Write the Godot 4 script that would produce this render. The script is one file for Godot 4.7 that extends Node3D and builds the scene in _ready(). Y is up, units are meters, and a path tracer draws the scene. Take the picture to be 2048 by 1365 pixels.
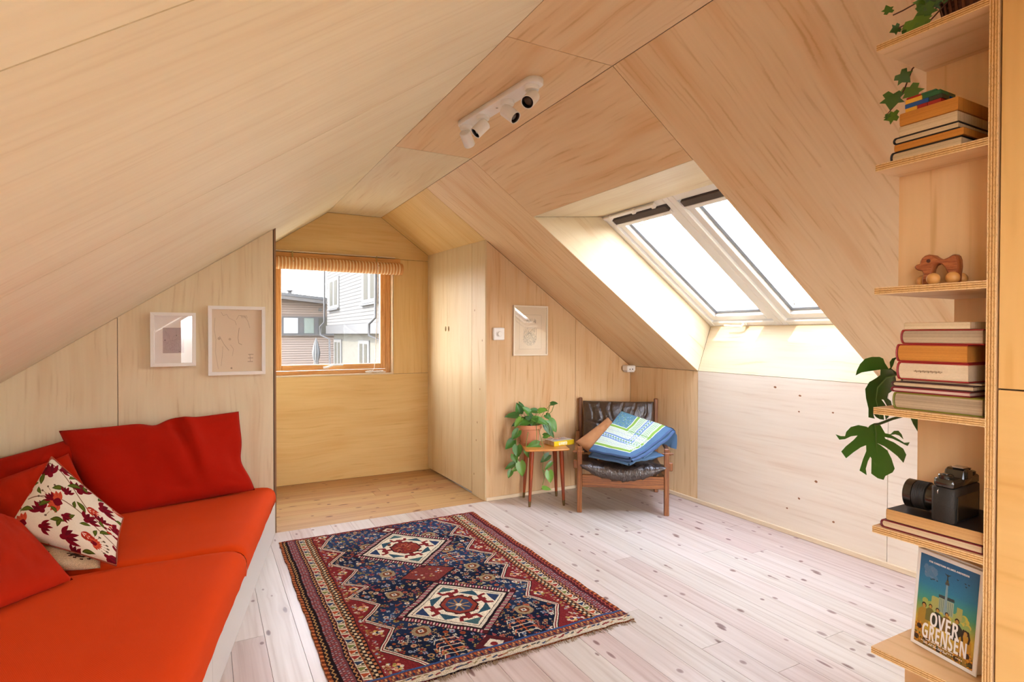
extends Node3D
# An attic room lined with birch plywood: sofa, rug, armchair, skylights, bookshelf.

const ZG := -4.167      # gable wall plane
const ZB := -5.425      # back wall of the alcove
const XL := 0.43        # left side of the alcove
const XK := 3.488       # knee wall
const HK := 1.059
const HF := 2.465       # flat ceiling
const F1 := 1.001
const F2 := 1.496
const SR := 0.7056
const SL := 0.6944
const ZS1 := -3.339     # skylight opening
const ZS2 := -1.907
const XS := 1.954
const ZN := 2.0         # wall behind the camera
const XW := -1.02       # left knee wall
const XP := 1.39        # front of shelf and partition

var rng := RandomNumberGenerator.new()
var used := {}
var M := {}

# ---------------------------------------------------------------- mesh building
class MB:
	var st := SurfaceTool.new()
	func _init():
		st.begin(Mesh.PRIMITIVE_TRIANGLES)
		st.set_smooth_group(-1)
	func smooth(g := 0): st.set_smooth_group(g)
	func flat(): st.set_smooth_group(-1)
	# a, b, c counter-clockwise seen from the front
	func tri(a, b, c, ua := Vector2.ZERO, ub := Vector2.ZERO, uc := Vector2.ZERO):
		st.set_uv(ua); st.add_vertex(a)
		st.set_uv(uc); st.add_vertex(c)
		st.set_uv(ub); st.add_vertex(b)
	func quad(a, b, c, d, ua := Vector2.ZERO, ub := Vector2(1, 0), uc := Vector2(1, 1), ud := Vector2(0, 1)):
		tri(a, b, c, ua, ub, uc); tri(a, c, d, ua, uc, ud)
	func box(c: Vector3, s: Vector3, bs := Basis.IDENTITY, bev := 0.0):
		var h := s * 0.5
		var b: float = min(bev, min(h.x, min(h.y, h.z)) * 0.9)
		var long := 0
		if s.y > s[long]: long = 1
		if s.z > s[long]: long = 2
		for ax in 3:
			var i := (ax + 1) % 3
			var j := (ax + 2) % 3
			for sg in [1.0, -1.0]:
				var p := []
				var uv := []
				for k in [[-1, -1], [1, -1], [1, 1], [-1, 1]]:
					var v := Vector3.ZERO
					v[ax] = sg * h[ax]
					v[i] = k[0] * (h[i] - b) * sg
					v[j] = k[1] * (h[j] - b)
					var tu: float = v[i]
					var tv: float = v[j]
					if long == j: tu = v[j]; tv = v[i]
					uv.append(Vector2(tu / 0.6 + c.z * 3.7 + c.y, tv / 0.3 + c.x * 2.3 + ax * 0.37))
					p.append(c + bs * v)
				quad(p[0], p[1], p[2], p[3], uv[0], uv[1], uv[2], uv[3])
			if b > 0.0:
				for si in [1.0, -1.0]:
					for sj in [1.0, -1.0]:
						var q := []
						for e in [[-1, 0], [1, 0], [1, 1], [-1, 1]]:
							var v := Vector3.ZERO
							v[ax] = e[0] * (h[ax] - b)
							v[i] = si * (h[i] - (b if e[1] == 1 else 0.0))
							v[j] = sj * (h[j] - (0.0 if e[1] == 1 else b))
							q.append(c + bs * v)
						var u0 := Vector2(c.x, c.y)
						if si * sj > 0: quad(q[3], q[2], q[1], q[0], u0, u0 + Vector2(1, 0), u0 + Vector2(1, .02), u0 + Vector2(0, .02))
						else: quad(q[0], q[1], q[2], q[3], u0, u0 + Vector2(1, 0), u0 + Vector2(1, .02), u0 + Vector2(0, .02))
		if b > 0.0:
			for sx in [1.0, -1.0]:
				for sy in [1.0, -1.0]:
					for sz in [1.0, -1.0]:
						var a := c + bs * Vector3(sx * h.x, sy * (h.y - b), sz * (h.z - b))
						var d := c + bs * Vector3(sx * (h.x - b), sy * h.y, sz * (h.z - b))
						var e := c + bs * Vector3(sx * (h.x - b), sy * (h.y - b), sz * h.z)
						if sx * sy * sz > 0: tri(a, d, e)
						else: tri(a, e, d)
	# box between two points, w wide (along side) and t thick
	func bar(a: Vector3, b: Vector3, w: float, t: float, side := Vector3.RIGHT, bev := 0.002):
		var y := (b - a).normalized()
		var x := (side - y * side.dot(y)).normalized()
		box((a + b) * 0.5, Vector3(w, (b - a).length(), t), Basis(x, y, x.cross(y)), bev)
	func ring(c: Vector3, x: Vector3, y: Vector3, r: float, n: int) -> Array:
		var o := []
		for k in n: o.append(c + (x * cos(TAU * k / n) + y * sin(TAU * k / n)) * r)
		return o
	func tube(pts: Array, rad, n := 8, caps := true, g := 0):
		smooth(g)
		var up := Vector3(0.13, 0.97, 0.21).normalized()
		var prev := []
		var len := 0.0
		for k in pts.size():
			var p: Vector3 = pts[k]
			var t: Vector3 = (pts[min(k + 1, pts.size() - 1)] - pts[max(k - 1, 0)]).normalized()
			if abs(t.dot(up)) > 0.95: up = Vector3(0.9, 0.1, 0.4).normalized()
			var x := up.cross(t).normalized()
			var y := t.cross(x)
			up = y
			var r: float = rad[k] if rad is Array else rad
			var cur := ring(p, x, y, r, n)
			if k > 0:
				var l2: float = len + p.distance_to(pts[k - 1])
				for i in n:
					var j := (i + 1) % n
					quad(prev[i], prev[j], cur[j], cur[i], Vector2(len * 4, float(i) / n), Vector2(len * 4, float(i + 1) / n), Vector2(l2 * 4, float(i + 1) / n), Vector2(l2 * 4, float(i) / n))
				len = l2
			if caps and (k == 0 or k == pts.size() - 1):
				smooth(g + 1 + (1 if k else 0))
				for i in n:
					var j := (i + 1) % n
					if k == 0: tri(p, cur[j], cur[i])
					else: tri(p, cur[i], cur[j])
				smooth(g)
			prev = cur
		flat()
	# profile of (radius, height) turned round the axis of bs.y at c
	func lathe(prof: Array, c: Vector3, bs := Basis.IDENTITY, n := 24, soft := true):
		var prev := []
		for k in prof.size():
			var r: float = prof[k].x
			var cur := []
			for i in n: cur.append(c + bs * Vector3(cos(TAU * i / n) * r, prof[k].y, -sin(TAU * i / n) * r))
			if k > 0:
				var sharp: bool = not soft
				smooth(k if sharp else 0)
				for i in n:
					var j := (i + 1) % n
					var a := Vector2(float(i) / n, prof[k - 1].y * 3)
					var b := Vector2(float(i + 1) / n, prof[k].y * 3)
					if prof[k - 1].x > 1e-6: tri(prev[i], prev[j], cur[j], a, Vector2(b.x, a.y), b)
					if r > 1e-6: tri(prev[i], cur[j], cur[i], a, b, Vector2(a.x, b.y))
			prev = cur
		flat()
	func grid(nu: int, nv: int, f: Callable, uvs := Vector2.ONE, flip := false, g := 0, uvo := Vector2.ZERO):
		smooth(g)
		var rows := []
		for j in nv + 1:
			var r := []
			for i in nu + 1: r.append(f.call(float(i) / nu, float(j) / nv))
			rows.append(r)
		for j in nv:
			for i in nu:
				var a := Vector2(float(i) / nu, float(j) / nv) * uvs + uvo
				var b := Vector2(float(i + 1) / nu, float(j + 1) / nv) * uvs + uvo
				if flip: quad(rows[j][i], rows[j + 1][i], rows[j + 1][i + 1], rows[j][i + 1], a, Vector2(a.x, b.y), b, Vector2(b.x, a.y))
				else: quad(rows[j][i], rows[j][i + 1], rows[j + 1][i + 1], rows[j + 1][i], a, Vector2(b.x, a.y), b, Vector2(a.x, b.y))
		flat()
	# a planar polygon in the frame bs (x, y in plane, z = front) at c, front at +t/2; with a small chamfer
	func prism(poly: PackedVector2Array, t: float, c: Vector3, bs := Basis.IDENTITY, bev := 0.0, uvk := 1.0, soft_side := false):
		if Geometry2D.is_polygon_clockwise(poly): poly.reverse()
		var n := poly.size()
		var ins := PackedVector2Array()
		for k in n:
			var e1 := (poly[k] - poly[(k + n - 1) % n]).normalized()
			var e2 := (poly[(k + 1) % n] - poly[k]).normalized()
			var m := (e1 + e2)
			m = e1 if m.length() < 1e-4 else m.normalized()
			ins.append(poly[k] + Vector2(-m.y, m.x) * bev)
		var idx := Geometry2D.triangulate_polygon(ins)
		for s in [1.0, -1.0]:
			for k in range(0, idx.size(), 3):
				var q := [ins[idx[k]], ins[idx[k + 1]], ins[idx[k + 2]]]
				var area: float = (q[1] - q[0]).cross(q[2] - q[0])
				if area < 0: q = [q[0], q[2], q[1]]
				var v := []
				for z in q: v.append(c + bs * Vector3(z.x, z.y, s * t * 0.5))
				if s > 0: tri(v[0], v[1], v[2], q[0] * uvk, q[1] * uvk, q[2] * uvk)
				else: tri(v[0], v[2], v[1], q[0] * uvk, q[2] * uvk, q[1] * uvk)
		if soft_side: smooth(5)
		for k in n:
			var j := (k + 1) % n
			var lv := [[ins[k], ins[j], t * 0.5], [poly[k], poly[j], t * 0.5 - bev], [poly[k], poly[j], -t * 0.5 + bev], [ins[k], ins[j], -t * 0.5]]
			var l: float = poly[k].length() * uvk
			for w in 3:
				if bev <= 0.0 and w != 1: continue
				var a = lv[w]
				var b = lv[w + 1]
				quad(c + bs * Vector3(b[0].x, b[0].y, b[2]), c + bs * Vector3(b[1].x, b[1].y, b[2]), c + bs * Vector3(a[1].x, a[1].y, a[2]), c + bs * Vector3(a[0].x, a[0].y, a[2]), Vector2(l, 0), Vector2(l + poly[k].distance_to(poly[j]) * uvk, 0), Vector2(l + poly[k].distance_to(poly[j]) * uvk, t * uvk), Vector2(l, t * uvk))
		flat()
	# sheet panel: planar polygon pts, front facing nrm, thickness behind it, grain along g
	func slab(pts: Array, nrm: Vector3, t: float, g: Vector3, uvo := Vector2.ZERO, uvs := Vector2(2.4, 1.2), gap := 0.0018):
		var gx := (g - nrm * g.dot(nrm)).normalized()
		var gy := nrm.cross(gx)
		var o: Vector3 = pts[0]
		var poly := PackedVector2Array()
		for p in pts: poly.append(Vector2((p - o).dot(gx), (p - o).dot(gy)))
		if Geometry2D.is_polygon_clockwise(poly): poly.reverse()
		var n := poly.size()
		var ins := PackedVector2Array()
		for k in n:
			var e1 := (poly[k] - poly[(k + n - 1) % n]).normalized()
			var e2 := (poly[(k + 1) % n] - poly[k]).normalized()
			var n1 := Vector2(-e1.y, e1.x)
			var n2 := Vector2(-e2.y, e2.x)
			ins.append(poly[k] + (n1 + n2) / max(0.3, 1.0 + n1.dot(n2)) * gap)
		var idx := Geometry2D.triangulate_polygon(ins)
		for s in [0.0, 1.0]:
			for k in range(0, idx.size(), 3):
				var q := [ins[idx[k]], ins[idx[k + 1]], ins[idx[k + 2]]]
				if (q[1] - q[0]).cross(q[2] - q[0]) < 0: q = [q[0], q[2], q[1]]
				var v := []
				var u := []
				for z in q:
					v.append(o + gx * z.x + gy * z.y - nrm * t * s)
					u.append(Vector2(z.x / uvs.x, z.y / uvs.y) + uvo)
				if s == 0.0: tri(v[0], v[1], v[2], u[0], u[1], u[2])
				else: tri(v[0], v[2], v[1], u[0], u[2], u[1])
		for k in n:
			var j := (k + 1) % n
			var a := o + gx * ins[k].x + gy * ins[k].y
			var b := o + gx * ins[j].x + gy * ins[j].y
			quad(a - nrm * t, b - nrm * t, b, a, uvo, uvo + Vector2(a.distance_to(b) / uvs.x, 0), uvo + Vector2(a.distance_to(b) / uvs.x, t / uvs.y), uvo + Vector2(0, t / uvs.y))
	func done() -> ArrayMesh:
		st.generate_normals()
		return st.commit()

# ---------------------------------------------------------------- nodes
func numbered(n: String) -> String:
	if not used.has(n):
		used[n] = 0
		return n
	used[n] += 1
	return "%s_%03d" % [n, used[n]]

func thing(called: String, label: String, cat: String, at := Vector3.ZERO, turn := 0.0, group := "") -> Node3D:
	var o := Node3D.new()
	o.name = numbered(called)
	add_child(o)
	o.position = at
	o.rotation.y = turn
	o.set_meta("label", label)
	o.set_meta("category", cat)
	if group != "": o.set_meta("group", group)
	return o

# a part in its parent's own axes
func part(called: String, b: MB, m: Material, parent: Node3D) -> MeshInstance3D:
	return partm(called, b.done(), m, parent)
func partm(called: String, mesh: Mesh, m: Material, parent: Node3D) -> MeshInstance3D:
	var o := MeshInstance3D.new()
	o.name = called
	o.mesh = mesh
	o.material_override = m
	parent.add_child(o, true)
	return o
# a part whose shape was given in world coordinates
func wpart(called: String, b: MB, m: Material, parent: Node3D) -> MeshInstance3D:
	var o := part(called, b, m, parent)
	o.transform = world_of(parent).affine_inverse()
	return o
func world_of(n: Node3D) -> Transform3D:
	var t := n.transform
	var p = n.get_parent()
	while p is Node3D and p != self:
		t = p.transform * t
		p = p.get_parent()
	return t
func setting(called: String) -> Node3D:
	var o := Node3D.new()
	o.name = called
	o.set_meta("kind", "structure")
	add_child(o)
	return o

func ry(a: float) -> Basis: return Basis(Vector3.UP, a)
func yr(x: float) -> float: return HF - SR * (x - F2)
func yl(x: float) -> float: return HF - SL * (F1 - x)
func ro() -> Vector2: return Vector2(rng.randf(), rng.randf())
const PLY := Color(0.905, 0.842, 0.71)
const LZ0 := 0.35
const LZ1 := 0.85
const NEARWALL := [[-1.2, 1.5, -0.1, 0.8], [-1.2, 1.5, 1.9, 2.7], [-1.2, -0.32, 0.8, 1.9], [0.45, 1.5, 0.8, 1.9]]

func _ready():
	# camera
	var cam := Camera3D.new()
	cam.name = "camera"
	cam.position = Vector3(0, 1.35, 0)
	cam.rotation = Vector3(-0.0115, -0.4931, 0.0018)
	cam.fov = rad_to_deg(2.0 * atan(682.5 / 1146.02))
	cam.near = 0.05
	cam.far = 200
	add_child(cam)
	cam.current = true
	# daylight: bright hazy sky and a sun that grazes the right-hand roof
	var we := WorldEnvironment.new()
	we.name = "world"
	var e := Environment.new()
	e.background_mode = Environment.BG_SKY
	var sk := ProceduralSkyMaterial.new()
	sk.sky_top_color = Color(0.72, 0.79, 0.90)
	sk.sky_horizon_color = Color(1.0, 1.0, 1.0)
	sk.sky_curve = 0.45
	sk.ground_bottom_color = Color(0.45, 0.44, 0.42)
	sk.ground_horizon_color = Color(0.7, 0.69, 0.67)
	sk.sun_angle_max = 0.5
	e.sky = Sky.new()
	e.sky.sky_material = sk
	e.background_energy_multiplier = SKY
	e.tonemap_mode = Environment.TONE_MAPPER_LINEAR
	e.tonemap_exposure = EXPO
	e.sdfgi_enabled = true
	e.ssao_enabled = true
	e.ssil_enabled = true
	we.environment = e
	add_child(we)
	var sun := DirectionalLight3D.new()
	sun.name = "sun"
	var sd := Vector3(0.730, -0.700, -0.06).normalized()
	sun.basis = Basis.looking_at(sd, Vector3.UP)
	sun.light_color = Color(1.0, 0.95, 0.87)
	sun.light_energy = SUN
	sun.light_angular_distance = 0.6
	sun.shadow_enabled = true
	add_child(sun)
	rng.seed = 7
	materials()
	more_materials()
	room()
	skylights()
	alcove_window()
	objects()

const SKY := 22.0
const EXPO := 1.19
const SUN := 4.5
# ---------------------------------------------------------------- materials and textures
func hexc(h: String) -> Color: return Color.html(h)

func mat(c: Color, rough := 0.6, tex: Texture2D = null, spec := 0.5) -> StandardMaterial3D:
	var m := StandardMaterial3D.new()
	m.albedo_color = c
	m.roughness = rough
	m.metallic_specular = spec
	if tex: m.albedo_texture = tex
	m.cull_mode = BaseMaterial3D.CULL_DISABLED
	return m

func noise(seed_: int, freq: float, oct := 3) -> FastNoiseLite:
	var n := FastNoiseLite.new()
	n.seed = seed_
	n.frequency = freq
	n.noise_type = FastNoiseLite.TYPE_SIMPLEX_SMOOTH
	n.fractal_octaves = oct
	return n

func stretch(seed_: int, w0: int, h0: int, w: int, h: int, freq := 0.1, oct := 3) -> PackedByteArray:
	var im := noise(seed_, freq, oct).get_seamless_image(w0, h0)
	im.resize(w, h, Image.INTERPOLATE_CUBIC)
	im.convert(Image.FORMAT_L8)
	return im.get_data()

func tex_from(d: PackedByteArray, w: int, h: int) -> ImageTexture:
	var im := Image.create_from_data(w, h, false, Image.FORMAT_RGB8, d)
	im.generate_mipmaps()
	return ImageTexture.create_from_image(im)

# rotary-cut birch veneer: faint broad bands, fine streaks along u
func ply(seed_: int, base: Color, warm := 1.0) -> ImageTexture:
	var w := 1024
	var h := 512
	var a := stretch(seed_, 24, 160, w, h, 0.05, 3)
	var b := stretch(seed_ + 1, 48, 512, w, h, 0.09, 2)
	var c := stretch(seed_ + 2, 24, 48, w, h, 0.06, 2)
	var wn := noise(seed_ + 3, 0.0022, 2)
	var d := PackedByteArray()
	d.resize(w * h * 3)
	for y in h:
		for x in w:
			var i := y * w + x
			var edge := sin(PI * float(x) / w)
			var yy := (y + int(wn.get_noise_2d(x, y) * 16.0 * edge) + h) % h
			var k := yy * w + x
			var s := (a[k] - 128) / 128.0
			var f := (b[k] - 128) / 128.0
			var g := (c[i] - 128) / 128.0
			var dark := 0.014 * s + 0.016 * f + 0.014 * g
			if f < -0.42: dark += (f + 0.42) * 0.12 * warm
			if s < -0.25: dark += (s + 0.25) * 0.03 * warm
			var red: float = max(0.0, -s) * 0.012 * warm
			d[i * 3] = int(clamp((base.r + dark * 0.75 + red * 0.4) * 255, 0, 255))
			d[i * 3 + 1] = int(clamp((base.g + dark - red) * 255, 0, 255))
			d[i * 3 + 2] = int(clamp((base.b + dark * 1.15 - red * 1.6) * 255, 0, 255))
	return tex_from(d, w, h)

# eight rows of pine plank, each 128 px high, with knots
func planks() -> ImageTexture:
	var w := 2048
	var h := 1024
	var a := stretch(51, 40, 512, w, h, 0.07, 3)
	var b := stretch(52, 24, 64, w, h, 0.06, 2)
	var d := PackedByteArray()
	d.resize(w * h * 3)
	var base := hexc("c8b9ae")
	var kn := []
	for r in 8:
		var l := []
		for k in 10: l.append([rng.randf() * w, r * 128 + 14 + rng.randf() * 100, 8.0 + rng.randf() * rng.randf() * 24.0, 5.0 + rng.randf() * 9.0, rng.randf()])
		kn.append(l)
	for y in h:
		var r := y / 128
		var tone := [0.0, -0.025, 0.015, -0.01, 0.02, -0.035, 0.005, -0.015][r] as float
		var pink := [0.0, 0.02, -0.01, 0.012, 0.0, 0.016, -0.014, 0.006][r] as float
		for x in w:
			var i := y * w + x
			var off := 0.0
			var kd := 0.0
			for q in kn[r]:
				var dx: float = abs(x - q[0])
				if dx < 120.0:
					var dy: float = y - q[1]
					var m: float = dx * dx / (q[2] * q[2]) + dy * dy / (q[3] * q[3])
					if m < 1.0: kd = max(kd, (1.0 - m * m) * (0.5 + 0.5 * q[4]))
					else: off += dy * 0.55 * exp(-dx * dx / (q[2] * q[2] * 6.0) - dy * dy / 700.0)
			var yy := clampi(int(y - off), r * 128, r * 128 + 127)
			var k := yy * w + x
			var s := (a[k] - 128) / 128.0
			var g := (b[i] - 128) / 128.0
			var v := tone + s * 0.045 + g * 0.03
			if s < -0.2: v += (s + 0.2) * 0.07
			d[i * 3] = int(clamp((base.r + v * 0.8 + pink * 0.3 - kd * 0.33) * 255, 0, 255))
			d[i * 3 + 1] = int(clamp((base.g + v - pink * 0.6 - kd * 0.39) * 255, 0, 255))
			d[i * 3 + 2] = int(clamp((base.b + v * 1.1 - pink * 0.2 - kd * 0.38) * 255, 0, 255))
	return tex_from(d, w, h)

# stained hardwood: streaks along u
func hardwood(seed_: int, c1: Color, c2: Color) -> ImageTexture:
	var w := 512
	var h := 256
	var a := stretch(seed_, 20, 256, w, h, 0.08, 3)
	var b := stretch(seed_ + 1, 64, 256, w, h, 0.2, 2)
	var d := PackedByteArray()
	d.resize(w * h * 3)
	for i in w * h:
		var t: float = clamp((a[i] * 0.75 + b[i] * 0.25 - 60.0) / 135.0, 0.0, 1.0)
		var c := c1.lerp(c2, t)
		d[i * 3] = c.r8
		d[i * 3 + 1] = c.g8
		d[i * 3 + 2] = c.b8
	return tex_from(d, w, h)

# cut edge of plywood: layers across v
func ply_edge() -> ImageTexture:
	var w := 256
	var h := 64
	var a := stretch(71, 64, 64, w, h, 0.2, 2)
	var d := PackedByteArray()
	d.resize(w * h * 3)
	var lay := [hexc("e9c48d"), hexc("bd8a4e"), hexc("e3b878"), hexc("a8743e"), hexc("e6bd80"), hexc("b57f42"), hexc("e9c48d")]
	for y in h:
		for x in w:
			var i := y * w + x
			var c: Color = lay[clampi(int((float(y) / h) * 7.0 + (a[i] - 128) / 900.0), 0, 6)]
			var s := (a[(i * 3) % (w * h)] - 128) / 128.0
			if s < -0.55: c = c.darkened(0.45)
			c = c.lightened(0.04 + 0.06 * s) if s > 0 else c.darkened(-0.12 * s)
			d[i * 3] = c.r8
			d[i * 3 + 1] = c.g8
			d[i * 3 + 2] = c.b8
	return tex_from(d, w, h)

func bump(m: StandardMaterial3D, seed_: int, freq: float, strength: float, scale := 1.0, triplanar := false, oct := 3):
	var n := NoiseTexture2D.new()
	n.width = 256
	n.height = 256
	n.seamless = true
	n.as_normal_map = true
	n.bump_strength = strength
	n.noise = noise(seed_, freq, oct)
	m.normal_enabled = true
	m.normal_texture = n
	m.uv1_scale = Vector3.ONE * scale
	m.uv1_triplanar = triplanar

func weave_tex() -> ImageTexture:
	var im := Image.create(64, 64, false, Image.FORMAT_L8)
	for y in 64:
		for x in 64:
			var a := sin(TAU * x / 8.0) * 0.5 + 0.5
			var b := sin(TAU * y / 8.0) * 0.5 + 0.5
			var v: float = a if (x / 8 + y / 8) % 2 == 0 else b
			im.set_pixel(x, y, Color(v, v, v))
	im.bump_map_to_normal_map(3.0)
	return ImageTexture.create_from_image(im)

func cloth(c: Color, scale: float, deep := 0.6) -> StandardMaterial3D:
	var m := mat(c, 0.9, null, 0.2)
	m.normal_enabled = true
	m.normal_texture = M.weave
	m.normal_scale = deep
	m.uv1_scale = Vector3.ONE * scale
	m.rim_enabled = true
	m.rim = 0.25
	return m

func materials():
	M.ply = mat(Color.WHITE, 0.5, ply(1, PLY), 0.3)
	M.ply2 = mat(Color.WHITE, 0.5, ply(21, Color(0.91, 0.785, 0.615), 1.6), 0.3)  # birch ply with the shade of the right slope put into its redder tone
	M.ply3 = mat(Color.WHITE, 0.5, ply(41, Color(0.95, 0.91, 0.79), 0.5), 0.3)  # same ply, daylight on the left slope painted in as a paler colour
	M.plys = [M.ply, M.ply3, M.ply]
	M.floor = mat(Color.WHITE, 0.38, planks(), 0.45)
	M.floor_raw = mat(hexc("f0cc92"), 0.45, M.floor.albedo_texture, 0.4)
	M.edge = mat(Color.WHITE, 0.6, ply_edge(), 0.3)
	M.core = mat(hexc("6b5237"), 0.9)
	M.dark = mat(hexc("1c1712"), 0.9)
	M.white = mat(hexc("efece6"), 0.45)
	M.white_wood = mat(hexc("ded9d3"), 0.5)
	M.plastic = mat(hexc("f1eee8"), 0.35)
	M.trim = mat(Color.WHITE, 0.5, ply(61, Color(0.88, 0.80, 0.68), 0.4), 0.3)
	M.pine = mat(Color.WHITE, 0.4, hardwood(81, hexc("c98a45"), hexc("e3ad69")), 0.45)
	M.teak = mat(Color.WHITE, 0.35, hardwood(91, hexc("8a4218"), hexc("b56426")), 0.5)
	M.oak = mat(Color.WHITE, 0.38, hardwood(95, hexc("63351a"), hexc("935a2a")), 0.5)
	var g := mat(Color(1, 1, 1, 0.03), 0.0)
	g.transparency = BaseMaterial3D.TRANSPARENCY_ALPHA
	M.glass = g
	M.weave = weave_tex()
	M.chrome = mat(hexc("c9c9c9"), 0.25)
	M.chrome.metallic = 0.9
	M.gasket = mat(hexc("8d939b"), 0.5)
	M.blind_brown = mat(hexc("51443d"), 0.8)
# a small painter for flat print and woven patterns; units are pixels
class Pad:
	var im: Image
	var w: int
	var h: int
	func _init(w_: int, h_: int, c: Color):
		w = w_
		h = h_
		im = Image.create(w, h, false, Image.FORMAT_RGB8)
		im.fill(c)
	func poly(p: Array, c: Color):
		var y0 := 1e9
		var y1 := -1e9
		for q in p:
			y0 = min(y0, q.y)
			y1 = max(y1, q.y)
		for y in range(max(0, int(floor(y0))), min(h, int(ceil(y1)) + 1)):
			var xs := []
			var yy := y + 0.5
			for k in p.size():
				var a: Vector2 = p[k]
				var b: Vector2 = p[(k + 1) % p.size()]
				if (a.y <= yy) != (b.y <= yy): xs.append(a.x + (yy - a.y) / (b.y - a.y) * (b.x - a.x))
			xs.sort()
			for k in range(0, xs.size() - 1, 2):
				var x0 := int(round(xs[k]))
				var x1 := int(round(xs[k + 1]))
				if x1 > x0: im.fill_rect(Rect2i(x0, y, x1 - x0, 1), c)
	func line(a: Vector2, b: Vector2, t: float, c: Color):
		var d := (b - a).normalized()
		var n := Vector2(-d.y, d.x) * t * 0.5
		poly([a + n, b + n, b - n, a - n], c)
	func path(p: Array, t: float, c: Color, close := false):
		for k in p.size() - (0 if close else 1):
			line(p[k], p[(k + 1) % p.size()], t, c)
			dot(p[k], t * 0.5, c)
	func dot(a: Vector2, r: float, c: Color, sy := 1.0):
		for y in range(max(0, int(a.y - r * sy)), min(h, int(a.y + r * sy) + 1)):
			var q: float = (y + 0.5 - a.y) / sy
			if abs(q) < r:
				var d := sqrt(r * r - q * q)
				im.fill_rect(Rect2i(int(round(a.x - d)), y, max(1, int(round(2 * d))), 1), c)
	func rect(x, y, ww, hh, c: Color): im.fill_rect(Rect2i(int(x), int(y), int(ww), int(hh)), c)
	# a petal or leaf from a to b, r wide
	func petal(a: Vector2, b: Vector2, r: float, c: Color, bend := 0.0):
		var d := b - a
		var n := Vector2(-d.y, d.x).normalized()
		var p := []
		for k in 9: p.append(a + d * (k / 8.0) + n * (r * sin(PI * k / 8.0) + bend * sin(PI * k / 8.0)))
		for k in range(7, 0, -1): p.append(a + d * (k / 8.0) + n * (-r * sin(PI * k / 8.0) + bend * sin(PI * k / 8.0)))
		poly(p, c)
	func tex() -> ImageTexture:
		im.generate_mipmaps()
		return ImageTexture.create_from_image(im)
	# uneven yarn: each pixel slightly lighter or darker
	func fleck(r: RandomNumberGenerator, k: float):
		var d := im.get_data()
		for i in range(0, d.size(), 3):
			var f: float = 1.0 + (r.randf() - 0.5) * k
			d[i] = min(255, int(d[i] * f))
			d[i + 1] = min(255, int(d[i + 1] * f))
			d[i + 2] = min(255, int(d[i + 2] * f))
		im = Image.create_from_data(w, h, false, Image.FORMAT_RGB8, d)
# ---------------------------------------------------------------- the room
func panel(parent: Node3D, pts: Array, nrm: Vector3, g: Vector3, m: Material = null, t := 0.015) -> MeshInstance3D:
	var b := MB.new()
	b.slab(pts, nrm, t, g, ro())
	if m == null: m = M.plys[rng.randi() % 3]
	return wpart("panel", b, m, parent)

func core(parent: Node3D, pts: Array, nrm: Vector3, t := 0.14, back := 0.016):
	var b := MB.new()
	var q := []
	for p in pts: q.append(p - nrm * back)
	b.slab(q, nrm, t, Vector3(0.3, 1, 0.2), Vector2.ZERO, Vector2(2.4, 1.2), 0.0)
	wpart("wall_core", b, M.core, parent)

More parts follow.
